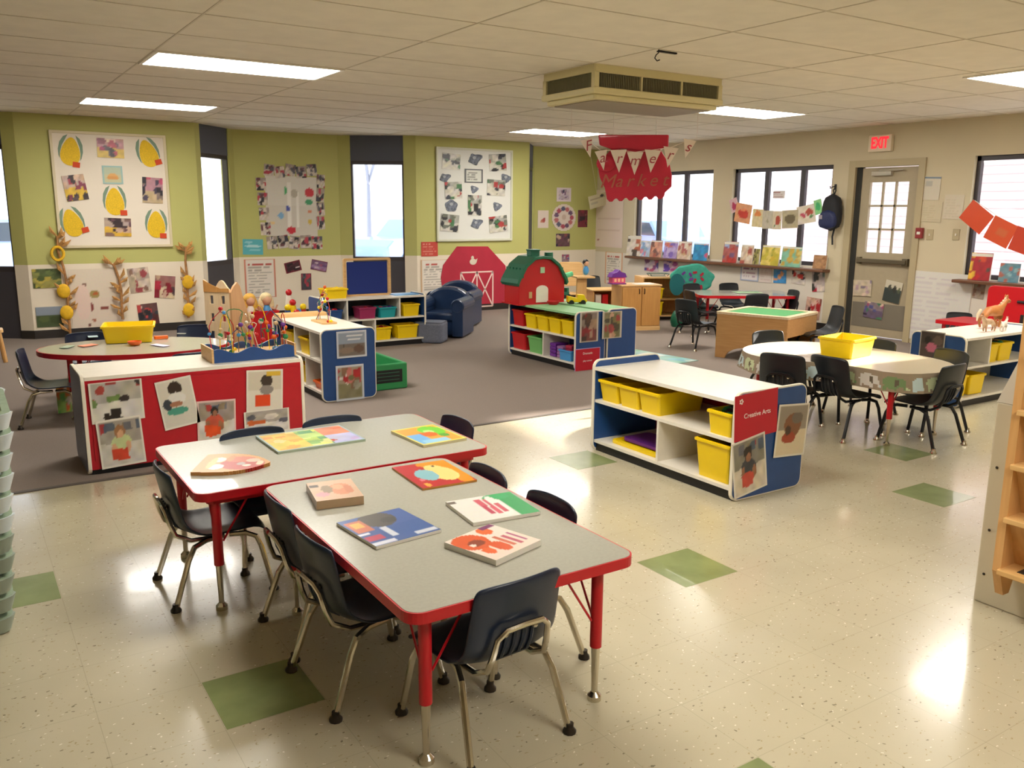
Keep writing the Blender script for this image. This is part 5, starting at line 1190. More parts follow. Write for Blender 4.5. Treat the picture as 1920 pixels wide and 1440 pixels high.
board('large ivory bulletin board with five paper corn cobs', 'B', 93, 246, 321, 460, M_bfr, M_bfill)
board('large white bulletin board with grey animal cut outs and photos', 'B', 818, 277, 957, 449, M_sfr, M_wfill)
WB1 = ('y', YP-.021, 0.0); F_REG = 'paper corn cobs on the ivory board'
M_kern = mat('yellow_corn_paper', 'e6bd1c', .7, noise=.15, nscale=160); M_husk = mat('grey_green_husk_paper', '7d9580', .8); M_tagr = mat('red_note', 'd2481c', .7)
def corn(u, v, tilt, tu, tv, label):
    p = onwall(WB1, u, v); t = thing('paper_corn', label, 'paper corn', (p.x, YP-.0205, p.z), group=F_REG); t.rotation_euler = (0, math.radians(tilt), 0)
    MB().prism([(.098*math.cos(a)*(1-.30*math.sin(a)), .158*math.sin(a)) for a in [2*math.pi*k/24 for k in range(24)]], -.004, 0, 'y').build('kernels', M_kern, t)
    for sx in (-1, 1):
        q = [(sx*.04, .185), (sx*.085, .155), (sx*.118, .09), (sx*.128, .01), (sx*.118, -.06), (sx*.105, -.09), (sx*.105, -.01), (sx*.09, .06), (sx*.065, .12)]
        MB().prism(q if sx < 0 else q[::-1], -.0015, 0, 'y').build('husk', M_husk, t)
    q = onwall(WB1, tu, tv); d = q-p; r = Matrix.Rotation(-math.radians(tilt), 3, 'Y') @ Vector((d.x, 0, d.z))
    MB().box((r.x, -.008, r.z), (.075, .002, .06)).build('name_note', M_tagr, t)
corn(132, 284, 8, 143, 309, 'paper corn cob at the top left of the ivory board'); corn(278, 288, -16, 297, 304, 'paper corn cob at the top right of the ivory board')
corn(215, 378, 0, 232, 399, 'paper corn cob in the middle of the ivory board'); corn(136, 418, -14, 160, 431, 'paper corn cob at the bottom left of the ivory board'); corn(293, 421, 2, 306, 442, 'paper corn cob at the bottom right of the ivory board')
GF = 'photos on the ivory board'
DK = ['3a2c34', '8a3a50', 'c9a88a', '5a4a50', 'e0c0a8', 'b94a5c']
pin(WB1, 'photo', 'pinkish photo at the top centre of the ivory corn board', 'photo', 207, 278, 50, 36, P_rand(101, DK+['a8305a'], 'c08a88', 'd9b850', 14, .08, .18), 1, GF)
pin(WB1, 'photo', 'pale blue and orange card below the top photo of the ivory corn board', 'photo', 211, 328, 38, 34, framed(P_blobs('b9c4a8', [(.5, .4, .3, .2, 'e0a860'), (.5, .3, .35, .12, 'd9984a')], 'c9c49a'), '9cc0bc', .08), 0, GF)
pin(WB1, 'photo', 'photo with yellow at its base at the middle left of the ivory corn board', 'photo', 141, 352, 42, 48, P_rand(103, DK, 'cbb0a0', 'e0b83a', 14, .08, .18), -8, GF)
pin(WB1, 'photo', 'dark photo at the middle right of the ivory corn board', 'photo', 286, 357, 38, 48, P_rand(104, ['2c2834', '4a4458', 'b9506a', '8a7a70'], 'b98a94', 'c4ae8a', 14, .1, .18), 3, GF)
pin(WB1, 'photo', 'photo with yellow at its base at the bottom centre of the ivory corn board', 'photo', 221, 426, 50, 34, P_rand(105, ['3a2a30', '6a4a50', 'cfae94', '8a6a60'], 'b9a49a', 'e0b440', 14, .08, .18), 2, GF)
# white board prints
WB2 = WB1; GW2 = 'pictures on the white board'
SC = ['3c4048', '6f7468', 'b04040', '4a7a50', 'd0ccc0', '2c2c30']
for (u, v, w, h, tl, lb) in ((846, 303, 34, 30, 3, 'top left photo on the white animal board'), (933, 305, 32, 32, -4, 'top right photo on the white animal board'), (850, 357, 32, 32, -3, 'middle left photo on the white animal board'),
        (890, 385, 26, 38, 1, 'tall photo low in the centre of the white animal board'), (930, 352, 34, 30, 2, 'middle right photo with red on the white animal board'), (843, 418, 34, 32, 5, 'bottom left photo on the white animal board'), (934, 420, 34, 30, -6, 'bottom right photo on the white animal board')):
    pin(WB2, 'photo', lb, 'photo', u, v, w, h, P_rand(int(u*7+v), SC, 'a9aaa0', 'd0cdbf', 14, .08, .2), tl, GW2)
pin(WB2, 'sign', 'small framed caption near the top centre of the white animal board', 'sign', 888, 330, 34, 26, framed(P_text('d5d6cc', '5a5a54', 4), '55585c', .08, .1), 0, GW2)
M_cut = mat('grey_animal_print', '6d7480', .8, noise=.4, nscale=25)
def cutout(u, v, s, kind, label, wall=None, grp='grey animal cut outs'):
    wall = wall or WB2; p = onwall(wall, u, v); t = thing('paper_animal', label, 'paper cut out', (p.x, wall[1]-.001, p.z), group=grp)
    rd = random.Random(int(u+v)); n = 26
    f = {'round': lambda a: 1+.08*math.sin(5*a), 'leg': lambda a: .75+.32*max(0, math.sin(3*a+1)), 'tail': lambda a: .8+.5*max(0, math.cos(a-.5))**6+.25*max(0, math.sin(4*a))}[kind]
    MB().prism([(s*1.2*f(a)*math.cos(a), s*f(a)*math.sin(a)) for a in [2*math.pi*k/n for k in range(n)]], -.004, 0, 'y').build('cut_out_body', M_cut, t)
    MB().prism([(s*.35*math.cos(a), s*.3+s*.28*math.sin(a)) for a in [2*math.pi*k/10 for k in range(10)]], -.006, -.004, 'y').build('cut_out_head', mat('light_grey_print', 'a4a8ae', .8), t)
for (u, v, s, kd, lb) in ((889, 299, .085, 'tail', 'grey long tailed animal cut out at the top centre of the white board'), (833, 334, .065, 'tail', 'small grey animal cut out at the left of the white board'), (948, 335, .08, 'leg', 'grey animal cut out hanging over the right frame of the white board'),
        (889, 355, .06, 'leg', 'small dark animal cut out in the centre of the white board'), (846, 386, .085, 'round', 'round grey animal cut out at the lower left of the white board'), (932, 387, .07, 'leg', 'grey animal cut out at the lower right of the white board'), (892, 420, .075, 'tail', 'grey animal cut out at the bottom centre of the white board')):
    cutout(u, v, s, kd, lb)
# collage poster on the green wall
pin('R', 'craft_poster', 'white craft poster with coloured dots framed by small photos', 'poster', 547, 387, 96, 112,
    P_blobs('dcd6cc', [(.45, .5, .03, .4, 'efeae2', 'r'), (.62, .45, .03, .3, 'efeae2', 'r'), (.55, .72, .07, .07, 'b9b0a0'), (.85, .74, .09, .08, 'c9283a'), (.84, .58, .08, .05, '3f9a6a'), (.38, .76, .03, .06, '4fae6a'), (.42, .46, .04, .05, '4a58b0'), (.28, .34, .06, .05, '7fb0d8'), (.48, .10, .09, .06, 'c9283a'), (.85, .42, .03, .03, 'd98a6a'), (.85, .24, .05, .04, 'd8b84a'), (.12, .22, .05, .03, 'e6c890')], 'd6cfc4'), 1, res=(40, 44))
ring_ = []
for k in range(5): ring_.append((504+k*20, 319+(k % 2)*4, 19, 22, 'along the top'))
for k in range(4): ring_.append((601-(k == 1)*1, 338+k*26+2, 15, 25, 'down the right side'))
for k in range(4): ring_.append((489+(k)*3, 345+k*28, 19, 24, 'down the left side'))
for k in range(5): ring_.append((510+k*21, 455-(k % 2)*2, 20, 24, 'along the bottom'))
nm_ = {'along the top': 'from the left', 'down the right side': 'from the top', 'down the left side': 'from the top', 'along the bottom': 'from the left'}; cn = {}
for i, (u, v, w, h, side_) in enumerate(ring_):
    cn[side_] = cn.get(side_, 0)+1
    pin('R', 'photo', 'small photo framing the craft poster %s, the %s %s' % (side_, ['first', 'second', 'third', 'fourth', 'fifth'][cn[side_]-1], nm_[side_]), 'photo', u, v, w, h, P_rand(200+i, ['2c2830', '6a4048', 'b94050', '5a5a62', 'd8ccc0', '3a3a44'], 'a89890', 'cfc4b8', 10, .1, .22), random.Random(i).uniform(-9, 9), 'small photos framing the craft poster', res=(10, 10), off=.006)
pin('R', 'card', 'light blue card with a white streak low on the green wall', 'card', 474, 463, 38, 29, P_blobs('5fb8c4', [(.5, .55, .4, .08, 'b8e0e4'), (.3, .8, .2, .08, '9cd4dc'), (.6, .3, .3, .06, '8fd0d8')]), 2)
# chart frames
def chart(wall, u, v, w, h, label, border='d98a70', ink='8a8478', rows=11, bg='ece4d8'):
    pin(wall, 'framed_text', label, 'poster', u, v, w, h, framed(P_text(bg, ink, rows, .08, True, int(u), 'c05a50'), border, .035, .025), 0, res=(30, 40))
chart('R', 488, 522, 58, 72, 'text chart with a salmon border under the green wall, behind the dolls')
chart('B', 814, 519, 50, 64, 'text chart with a pale orange border left of the red paper barn', 'd8b48a')
chart('E', 1151, 503, 32, 60, 'text chart with an orange border left of the window books', 'e0a070')
pin('R', 'photo', 'dark red edged photo tilted on the cream wall, left of three', 'photo', 549, 500, 30, 20, framed(P_rand(301, ['2a1a20', '6a2c38', 'd8c4c0'], '4a2830', '3a2028', 8), '7a1f30', .06, .08), -12, 'three photos on the cream wall below the craft poster')
pin('R', 'photo', 'purple tinted photo tilted on the cream wall, right of three', 'photo', 598, 498, 30, 19, framed(P_rand(302, ['6a4a7a', '9a5a78', 'c9b0c0'], '7a5a80', '9a7aa0', 8), '7a3a50', .05, .07), 12, 'three photos on the cream wall below the craft poster')
pin('R', 'photo', 'upright dark photo on the cream wall, lowest of three', 'photo', 574, 528, 19, 31, framed(P_rand(303, ['3a3a44', '8a8a90', 'b04050'], '5a5a60', '4a4a50', 8), '6a2a3a', .07, .05), 1, 'three photos on the cream wall below the craft poster')
pin('B', 'red_notice', 'red card with faint lines left of the white animal board', 'sign', 805, 467, 31, 27, P_text('c9483c', 'e09a88', 5, .08, True, 5), 0, res=(26, 22))
# red paper barn
def barnpaper():
    P = [(833, 583), (826, 520), (830, 497), (856, 462), (914, 462), (947, 498), (952, 583)]
    q = [onwall('B', u, v) for u, v in P]; z0 = .10; cx = sum(p.x for p in q)/len(q)
    t = thing('paper_barn', 'large red paper barn on the wall with white crossed doors', 'paper barn', (cx, YP-.010, 0))
    poly = [(p.x-cx, max(z0, p.z)) for p in q]; poly[0] = (poly[0][0], z0); poly[-1] = (poly[-1][0], z0)
    MB().prism(poly, -.004, .0, 'y').build('barn_sheet', mat('red_craft_paper', 'b3263c', .7, noise=.06, nscale=4), t)
    d0, d1 = onwall('B', 863, 511), onwall('B', 923, 573); x0, x1, z1, zz0 = d0.x-cx, d1.x-cx, d0.z, d1.z; w = .022; xm = (x0+x1)/2
    mb = MB()
    for (a, b) in (((x0, zz0), (x1, zz0)), ((x0, z1), (x1, z1)), ((x0, zz0), (x0, z1)), ((x1, zz0), (x1, z1)), ((xm, zz0), (xm, z1)), ((x0, zz0), (xm, z1)), ((x0, z1), (xm, zz0)), ((xm, zz0), (x1, z1)), ((xm, z1), (x1, zz0))):
        A = Vector(a); B = Vector(b); d = (B-A).normalized(); n = Vector((-d.y, d.x))*w/2; mb.prism([tuple(A-n), tuple(B-n), tuple(B+n), tuple(A+n)], -.006, -.004, 'y')
    mb.build('white_door_cross', mat('white_tape', 'eccfc6', .7), t)
    p = onwall('B', 886, 487); mb = MB(); mb.ell((p.x-cx, -.007, p.z-.03), (.06, .004, .045), 14, 8); mb.ell((p.x-cx-.01, -.007, p.z+.03), (.025, .004, .03), 8, 6); mb.prism([(p.x-cx+.02, p.z-.02), (p.x-cx+.075, p.z+.02), (p.x-cx+.06, p.z-.04)], -.009, -.005, 'y'); mb.build('paper_hen', mat('pale_hen_paper', 'ddd0bc', .8), t)
barnpaper()
# lower cream wall under the corn board: posters and photos
GL = 'photos on the cream wall below the corn board'
pin('B', 'photo', 'green field photo at the upper left of the cream wall below the corn board', 'photo', 88, 522, 54, 36, P_rand(401, ['4f5f34', '6b7a45', '8a8f52', 'b9a84c', '3c4a2a'], '5c6a40', 'a09a50', 18, .08, .16), 0, GL)
pin('B', 'photo', 'corn field photo with a grey sky at the lower left of the cream wall', 'photo', 93, 594, 50, 38, P_blobs('8f9aa8', [(.5, .25, .6, .35, '4c5c3a', 'r'), (.3, .4, .2, .15, '5d6a3e'), (.7, .35, .2, .2, '43512f')], '4c5c3a'), 0, GL)
pin('B', 'photo', 'photo of a child upper centre on the cream wall below the corn board', 'photo', 261, 525, 40, 46, P_rand(403, ['3a3034', '8a6a5a', 'd8c4b0', 'a04a50', 'b8a890'], 'b0a094', 'd4c4b0', 12, .1, .2), -5, GL)
pin('B', 'photo', 'red photo upper right on the cream wall below the corn board', 'photo', 309, 538, 38, 42, P_rand(404, ['b02c40', '8a2434', '5a4a4c', 'c9a890'], 'a0706a', 'dcc8a8', 12, .1, .2), 6, GL)
pin('B', 'photo', 'dark red photo lower centre right on the cream wall, above the yellow bin', 'photo', 278, 590, 38, 42, P_rand(405, ['2a2c34', 'b03040', '3a4048', 'c04a48', 'd8c8b0'], '6a4a48', '5a3034', 12, .1, .2), -4, GL)
pin('B', 'craft_poster', 'cream poster with a few brown scraps between the dried corn stalks', 'poster', 178, 560, 92, 112, P_blobs('e6d8c4', [(.30, .70, .05, .07, '7a4a3a'), (.50, .58, .10, .07, 'a9965c'), (.52, .58, .05, .03, 'c06a3a'), (.42, .36, .03, .08, '8a3a34'), (.68, .34, .10, .03, '8a4038'), (.25, .45, .16, .3, 'ecd2c4'), (.45, .14, .04, .02, 'b06a50'), (.35, .06, .03, .03, '7a4a40')], 'e6d6c4'), 0, res=(36, 40))
pin(('x', .0, 0.0) if False else 'R', 'wall_paper_note', 'white paper chart on the panel at the far left edge', 'paper', 18, 565, 34, 120, P_blobs('e4e0da', [(.45, .72, .18, .08, '5a5a60'), (.5, .3, .3, .01, 'c0bcb4', 'r'), (.5, .5, .3, .01, 'c0bcb4', 'r')]), 0, res=(14, 30), off=.05)
# dried corn stalks with yellow gourds/rings
M_stalk = mat('dried_stalk', 'a97a4a', .9, noise=.25, nscale=20); M_husk2 = mat('dried_husk', 'bb8c50', .9, noise=.25, nscale=20); M_gold = mat('yellow_gourd_paper', 'e6b520', .7, noise=.1)
def stalk(us, label, rings, seed):
    P = [onwall('B', u, v) for u, v in us]; b = P[0]; t = thing('corn_stalk', label, 'corn stalk', (b.x, YP-.045, b.z), group='dried corn stalks on the cream wall')
    pts_ = [(p.x-b.x, 0, p.z-b.z) for p in P]; MB().tube(pts_, [.016-.003*i/len(pts_) for i in range(len(pts_))], 7).build('stem', M_stalk, t, smooth=True)
    rd = random.Random(seed); H_ = pts_[-1][2]
    def ptat(q):
        i = min(len(pts_)-2, int(q*(len(pts_)-1))); f_ = q*(len(pts_)-1)-i; return Vector(pts_[i]).lerp(Vector(pts_[i+1]), f_)
    for k in range(18):
        q = ptat((k+.5)/18 if k < 11 else rd.uniform(.85, 1)); a = rd.choice((-1, 1))*rd.uniform(.3, 1.1); L = rd.uniform(.09, .17)
        tip = q+Vector((math.sin(a)*L, rd.uniform(-.03, .01), math.cos(a)*L)); mid = (q+tip)/2+Vector((math.copysign(.02, a), -.01, 0))
        MB().tube([q, mid, tip], [.006, .022, .002], 5).build('dry_leaf', M_husk2, t)
    for (u, v, kind) in rings:
        p = onwall('B', u, v); c = Vector((p.x-b.x, -.02, p.z-b.z))
        if kind == 'ring': MB().tube([(c.x+.062*math.cos(a), -.02, c.z+.075*math.sin(a)) for a in [2*math.pi*i/16 for i in range(16)]], .016, 6, closed=True).build('yellow_ring', M_gold, t, smooth=True)
        else: MB().ell(tuple(c), (.07, .022, .085), 10, 8).build('yellow_cob', M_gold, t, smooth=True)
stalk([(131, 628), (128, 590), (126, 560), (124, 530), (118, 500), (108, 470), (106, 442)], 'tall dried corn stalk with yellow rings at the left below the corn board', [(107, 475, 'ring'), (118, 545, 'cob'), (124, 585, 'cob')], 1)
stalk([(229, 598), (227, 570), (226, 545), (222, 522), (214, 500), (210, 495)], 'short dried corn stalk in the middle of the cream wall', [], 2)
stalk([(352, 595), (352, 570), (350, 545), (349, 515), (346, 490), (347, 462)], 'dried corn stalk with yellow cobs at the right below the corn board', [(350, 528, 'cob'), (352, 580, 'cob')], 3)

# facet right of the narrow window: photos around a round poster
GR = 'photos around the round poster'
def circ(x, y): return (x-.5)**2+(y-.5)**2 < .25
rp = P_blobs('e4d4c8', [(.5+.33*math.cos(a), .5+.33*math.sin(a), .09, .09, ['b04a5c', '6a4a6a', 'c06a6a', '5a5a74'][k % 4]) for k, a in enumerate([2*math.pi*i/11 for i in range(11)])]+[(.5, .52, .1, .1, 'd0b8a8')])
pin('R', 'round_poster', 'round white poster with a ring of small pictures on the green wall', 'poster', 1057, 408, 44, 50, rp, 0, mask=circ, res=(30, 30))
pin('R', 'photo', 'photo above the round poster on the green wall', 'photo', 1057, 365, 27, 26, framed(P_rand(501, ['5a4a7a', '8a6a8a', '3a3a5a'], 'd8c8d0', 'c8b8c4', 8), 'e6d8dc', .12), 0, GR)
pin('R', 'photo', 'white card with a red drawing left of the round poster', 'photo', 1018, 411, 20, 33, P_blobs('ecdcd0', [(.5, .4, .2, .12, 'c05a50'), (.6, .5, .1, .1, 'b04a4a'), (.35, .35, .1, .06, 'd08a70')]), 0, GR)
pin('R', 'photo', 'dark red photo right of the round poster', 'photo', 1092, 410, 18, 32, P_rand(503, ['4a2030', '8a3040', '2a2028', 'b08070'], '6a3038', '7a2838', 10), 0, GR)
pin('R', 'photo', 'dark photo below the round poster on the green wall', 'photo', 1055, 450, 26, 24, P_rand(504, ['2a2430', '6a3a50', 'c8a890', '8a4a4a'], '5a4048', '6a4a50', 10), 0, GR)
pin('R', 'photo', 'small photo on the cream wall behind the green puppet', 'photo', 1060, 484, 14, 14, P_rand(505, ['4a6ab0', 'b04a6a', 'd8c4b8'], '8a7a90', 'a08a90', 8), 0)

# ---------------- right wall
pin('E', 'wall_poster', 'large pale pink paper poster left of the first window of the right wall', 'poster', 1142, 410, 52, 108, P_blobs('e6d2c4', [(.13, .12, .03, .02, 'a04040'), (.5, .3, .4, .005, 'd8c0b4', 'r'), (.5, .5, .4, .005, 'd8c0b4', 'r')], 'e8d4ca'), 0, res=(26, 40))
GRW = 'pictures on the white wall under the window shelf'
for (u, v, w, h, tl, pal, lb, bgc) in (
    (1222, 496, 26, 26, 0, ['8a4a80', 'c05a7a', '5a4a90', 'e0c0d0'], 'round looking purple picture under the first window', 'd8c4cc'), (1258, 497, 28, 24, -3, ['b04a90', '6a4ab0', 'd87a9a'], 'pink and purple picture under the first window, right one', 'dcb8cc'),
    (1463, 517, 24, 28, -2, ['3f8fd0', 'e0a070', '6ab0e0'], 'blue picture with an orange face under the second window', '4a98d4'), (1498, 519, 26, 28, 3, ['3a3034', 'd03a34', 'e8dcd0'], 'photo with a red base under the second window', 'd8ccc0'), (1535, 527, 24, 40, -5, ['3a3a34', 'c02c40', '6a7a70', 'e0d0c4'], 'tall photo with red near the door frame, upper one', 'b8a8a0'), (1525, 578, 28, 40, 4, ['4a2c24', 'b83034', '8a4a3c', 'e0b8a8'], 'photo with red near the door frame, lower one', 'c8a090')):
    pin('E', 'photo', lb, 'photo', u, v, w, h, P_rand(int(u*3+v), pal, bgc, bgc, 10, .1, .22), tl, GRW, res=(14, 14))
pin('E', 'framed_text', 'white card with a lavender border and three lines under the second window', 'sign', 1406, 511, 34, 32, framed(P_text('ece4e4', 'a06a8a', 3, .1, True, 3), 'aab4cc', .06), 0, GRW, res=(24, 20))
pin('E', 'framed_text', 'plain pale card beside the lavender bordered one', 'sign', 1436, 513, 22, 34, P_text('e6d8d0', 'd0b8b0', 8, .1, True, 4), 0, GRW)
# books on the sill
def sbook(u, v, w, h, pal, bgc, label, group, seed):
    p = UX(u, v+h/2, XE-.07); a = UX(u-w/2, v+h/2, XE-.07); b = UX(u+w/2, v+h/2, XE-.07); W = (a-b).length*.96; Hh = UX(u, v-h/2, XE-.07).z-p.z
    t = thing('picture_book', label, 'book', (XE-.062, p.y, SZ+.001), -math.pi/2, group)
    o = slab('cover', W, Hh, .008, P_rand(seed, pal, bgc, bgc, 12, .08, .22), (12, 14), parent=t); o.location = (0, .012, Hh/2*.985+.002); o.rotation_euler = (math.pi/2-.12, 0, 0)
    MB().box((0, .022, Hh/2*.985+.002), (W*.96, .010, Hh*.96)).build('pages', M_white, t, rot=(0, 0, 0))
GS = 'picture books standing along the brown window shelf'
for i, (u, v, w, h, pal, bgc, lb) in enumerate((
    (1187, 449, 26, 38, ['c06a50', '5a4a40', 'e8dccb'], 'e6dcd0', 'white picture book with brown animals, first on the left of the shelf'), (1208, 453, 20, 30, ['8fb0d8', 'd88a9a', 'e0e0e8'], 'b8c8e0', 'pale blue book, second from the left on the window shelf'),
    (1229, 456, 22, 32, ['b05a3c', 'd89a7a', '7a4a3a'], 'c08068', 'brown red book, third from the left on the window shelf'), (1256, 458, 26, 32, ['7a5ab0', 'd06a5a', 'c0a8d8'], 'a88ac4', 'lilac book on the window shelf'),
    (1282, 458, 26, 34, ['c8a070', 'b05a50', 'e6d8c4'], 'd4b8a0', 'beige and brown book on the window shelf'), (1312, 461, 28, 32, ['1c7ab8', 'd05a7a', '2c9ad0'], '2488c4', 'bright blue book at the end of the first window'),
    (1368, 460, 28, 40, ['c03a34', '7a5a7a', 'a8b8d8'], 'b0605c', 'red and blue book at the left of the second window'), (1399, 464, 24, 36, ['d8a890', 'b05a50', 'e8dcc4'], 'd8c0a8', 'cream book with a pink face on the window shelf'),
    (1417, 466, 12, 30, ['8a8a40', '5a4a30'], 'b0a46a', 'narrow olive book squeezed on the window shelf'), (1443, 466, 34, 38, ['d8b83a', '8aa040', 'e6d06a'], 'c4b43c', 'yellow green book on the window shelf'),
    (1482, 469, 38, 38, ['c8a84a', '7ab8a0', 'd8c87a'], '86c0a4', 'large mint green book on the window shelf'), (1536, 478, 26, 26, ['9a6a44', 'b88a60'], 'a87c54', 'brown book at the right end of the window shelf'))):
    sbook(u, v, w, h, pal, bgc, lb, GS, 600+i)
for i, (u, v, w, h, pal, bgc, lb) in enumerate(((1836, 485, 42, 52, ['c02024', 'e8b83a', '5a4a44', 'd04a2c'], 'a8242c', 'red and yellow book at the left of the rightmost window'), (1891, 496, 40, 36, ['5a8a9a', 'b06a5a', '8ab0b8'], '6f929c', 'grey blue book at the right of the rightmost window'))):
    sbook(u, v, w, h, pal, bgc, lb, 'books on the sill of the rightmost window', 640+i)
# sign on the middle pane
pin(('x', XE+.045, -math.pi/2), 'window_sign', 'small paper sign stuck to the middle pane of the second window', 'sign', 1461, 365, 22, 14, P_text('e8e0dc', 'b08080', 3, .05, True, 7), 0, res=(20, 12))
# garland of drawings across the second window
gar = thing('string_line', 'string with clipped drawings hanging across the second window', 'string', (XE-.12, 8.0, 0))
gp = [(1372, 378), (1395, 398), (1420, 402), (1450, 404), (1480, 402), (1510, 396), (1538, 380)]
MB().tube([tuple(UX(u, v-6, XE-.12)-Vector((XE-.12, 8.0, 0))) for u, v in gp], .003, 5).build('cord', M_white, gar)
GG = 'drawings hanging on the string across the second window'
WG = ('x', XE-.125, -math.pi/2)
for i, (u, v, w, h, tl, blobs, bgc, lb) in enumerate((
    (1377, 385, 14, 26, -20, [(.5, .4, .3, .3, 'b03058')], 'd8b0b8', 'small pink folded drawing at the left end of the string'), (1394, 400, 30, 36, 8, [(.5, .5, .32, .25, 'c83a2c'), (.5, .7, .2, .1, 'e08a5a')], 'e0a074', 'orange drawing with a red blob, second on the string'),
    (1421, 409, 20, 34, 3, [(.5, .75, .3, .15, 'e0884a')], 'e0cfa0', 'pale yellow drawing, third on the string'), (1440, 412, 20, 34, 0, [(.5, .4, .1, .1, '9a9484')], 'c4bca8', 'grey drawing in the middle of the string'), (1457, 413, 18, 34, 0, [(.6, .5, .25, .28, 'b04a34'), (.3, .2, .1, .1, '5a8a4a')], 'd8ccb0', 'cream drawing with a red apple on the string'),
    (1482, 411, 30, 34, -3, [(.5, .5, .32, .28, '6f6248')], 'b8ac8c', 'drawing with a grey brown blob on the string'), (1512, 402, 34, 34, -10, [(.3, .5, .15, .15, 'c04a60'), (.7, .6, .18, .2, 'b04a38'), (.8, .3, .1, .1, '5a8a4a')], 'e0d4c0', 'drawing with red flowers near the right end of the string'), (1535, 388, 14, 28, -15, [(.5, .5, .3, .3, '3fae6a')], '8fd08a', 'small green drawing at the right end of the string'))):
    pin(WG, 'drawing', lb, 'drawing', u, v, w, h, photoish(P_blobs(bgc, blobs), i, .05, .08), tl, GG, res=(14, 14), off=.002*(i % 2)+.004)
# orange paper garland, right
WO = ('x', XE-.20, -math.pi/2)
g2 = thing('string_line', 'string with orange papers hanging across the rightmost window', 'string', (XE-.20, 5.0, 0)); MB().tube([tuple(UX(u, v, XE-.20)-Vector((XE-.20, 5.0, 0))) for u, v in ((1828, 376), (1870, 405), (1905, 425), (1960, 445))], .003, 5).build('cord', M_white, g2)
for i, (u, v, w, h, tl, c) in enumerate(((1831, 407, 52, 42, 36, 'd8502a'), (1877, 435, 50, 46, 24, 'd9562f'), (1920, 452, 44, 46, 18, 'c8442c'))):
    pin(WO, 'orange_paper', ['orange paper at the left end of the string by the rightmost window', 'orange paper in the middle of the string by the rightmost window', 'darker orange paper cut by the right edge of the photo'][i], 'paper', u, v, w, h, P_blobs(c, [(.55, .5, .2, .2, 'cf6a40')] if i == 1 else []), tl, 'orange papers on a string', res=(10, 10), off=.003*i+.004)
# backpack
p = UX(1560, 395, XE-.10); bk = thing('backpack', 'navy and black backpack hanging beside the door', 'backpack', (XE-.10, p.y, p.z-.02), -math.pi/2)
M_bp = mat('navy_nylon', '1b2550', .6, bump=.2, bscale=40); M_bp2 = mat('black_nylon', '15161c', .7, bump=.2, bscale=40)
def rounded(mb, w, d, h, c):
    n = 14; k = 9; v = []
    for i in range(k+1):
        z = -1+2*i/k; zz = c[2]+h/2*z; s = (1-abs(z)**4)**.5*.95+.05
        tp = 1-.18*max(0, z)
        for j in range(n): a = 2*math.pi*j/n; ca_, sa = math.cos(a), math.sin(a); v.append((c[0]+w/2*s*tp*math.copysign(abs(ca_)**.6, ca_), c[1]+d/2*s*math.copysign(abs(sa)**.6, sa), zz))
    f = [tuple(range(n-1, -1, -1)), tuple(range(k*n, (k+1)*n))]+[(i*n+j, i*n+(j+1) % n, (i+1)*n+(j+1) % n, (i+1)*n+j) for i in range(k) for j in range(n)]
    mb.add(v, f)
mb = MB(); rounded(mb, .25, .16, .46, (0, 0, 0)); mb.build('main_bag', M_bp2, bk, smooth=True)
mb = MB(); rounded(mb, .24, .10, .24, (0, -.07, -.09)); mb.build('front_pocket', M_bp, bk, smooth=True)
MB().tube([(0, .02, .21), (-.02, .02, .27), (0, .02, .30), (.02, .02, .27), (0, .02, .21)], .008, 6).build('hanging_loop', M_bp2, bk)
MB().tube([(.03, .03, -.20), (.02, .02, -.30), (.03, .02, -.40)], .012, 6).build('shoulder_strap', M_bp2, bk)
MB().box((-.07, -.122, -.06), (.05, .004, .05)).build('patch', mat('grey_patch', '9a9098', .6), bk)
p2 = UX(1567, 345, XE-.03); t = thing('coat_hook', 'dark wall hook holding the backpack by the door', 'hook', (XE, p2.y+.02, p.z+.27)); MB().tube([(0, 0, .03), (-.06, 0, .02), (-.10, 0, .0), (-.105, 0, .03)], .006, 6).build('hook_arm', M_darksteel, t); MB().box((-.004, 0, .02), (.008, .03, .07)).build('hook_plate', M_darksteel, t)
# EXIT sign
p = UX(1655, 269, XE); t = thing('exit_sign', 'white EXIT sign with red letters above the door', 'sign', (XE-.03, p.y, p.z), -math.pi/2)
MB().box((0, 0, 0), (.30, .055, .19)).build('sign_box', mat('ivory_sign_box', 'e4d6bc', .5), t, bevel=.006)
text_part('EXIT', .175, mat('lit_red_letters', 'e01c28', .5, emit=.9), t, (-.0, -.031, .0), bold=.006, squeeze=.62)
# notices by the door, alarm, switch
GN = 'notices on the wall right of the door'
pin('E', 'notice', 'notice with a blue header right of the door, upper one', 'notice', 1747, 353, 32, 44, P_blobs('d4cbb8', [(.5, .95, .5, .04, '3f6a8a', 'r'), (.35, .7, .2, .12, 'b8b4a8', 'r'), (.5, .4, .35, .01, 'aaa494', 'r'), (.5, .3, .35, .01, 'aaa494', 'r')]), 2, GN)
pin('E', 'notice', 'faint beige notice right of the door, lower one', 'notice', 1747, 397, 38, 38, P_text('cfc2a4', 'c0b292', 8, .08, False, 4), 2, GN)
pin('E', 'notice', 'pale notice farther right of the door', 'notice', 1788, 388, 36, 46, P_text('d4c8b2', 'c6b99e', 8, .08, False, 6), 2, GN)
p = UX(1726, 437, XE); t = thing('fire_alarm', 'small dark red fire alarm pull right of the door', 'alarm', (XE, p.y, p.z), -math.pi/2); MB().box((0, -.02, 0), (.085, .04, .12)).build('alarm_box', mat('alarm_red', '8c2a2c', .4), t, bevel=.005); MB().box((0, -.042, .0), (.04, .006, .03)).build('pull_bar', M_white, t)
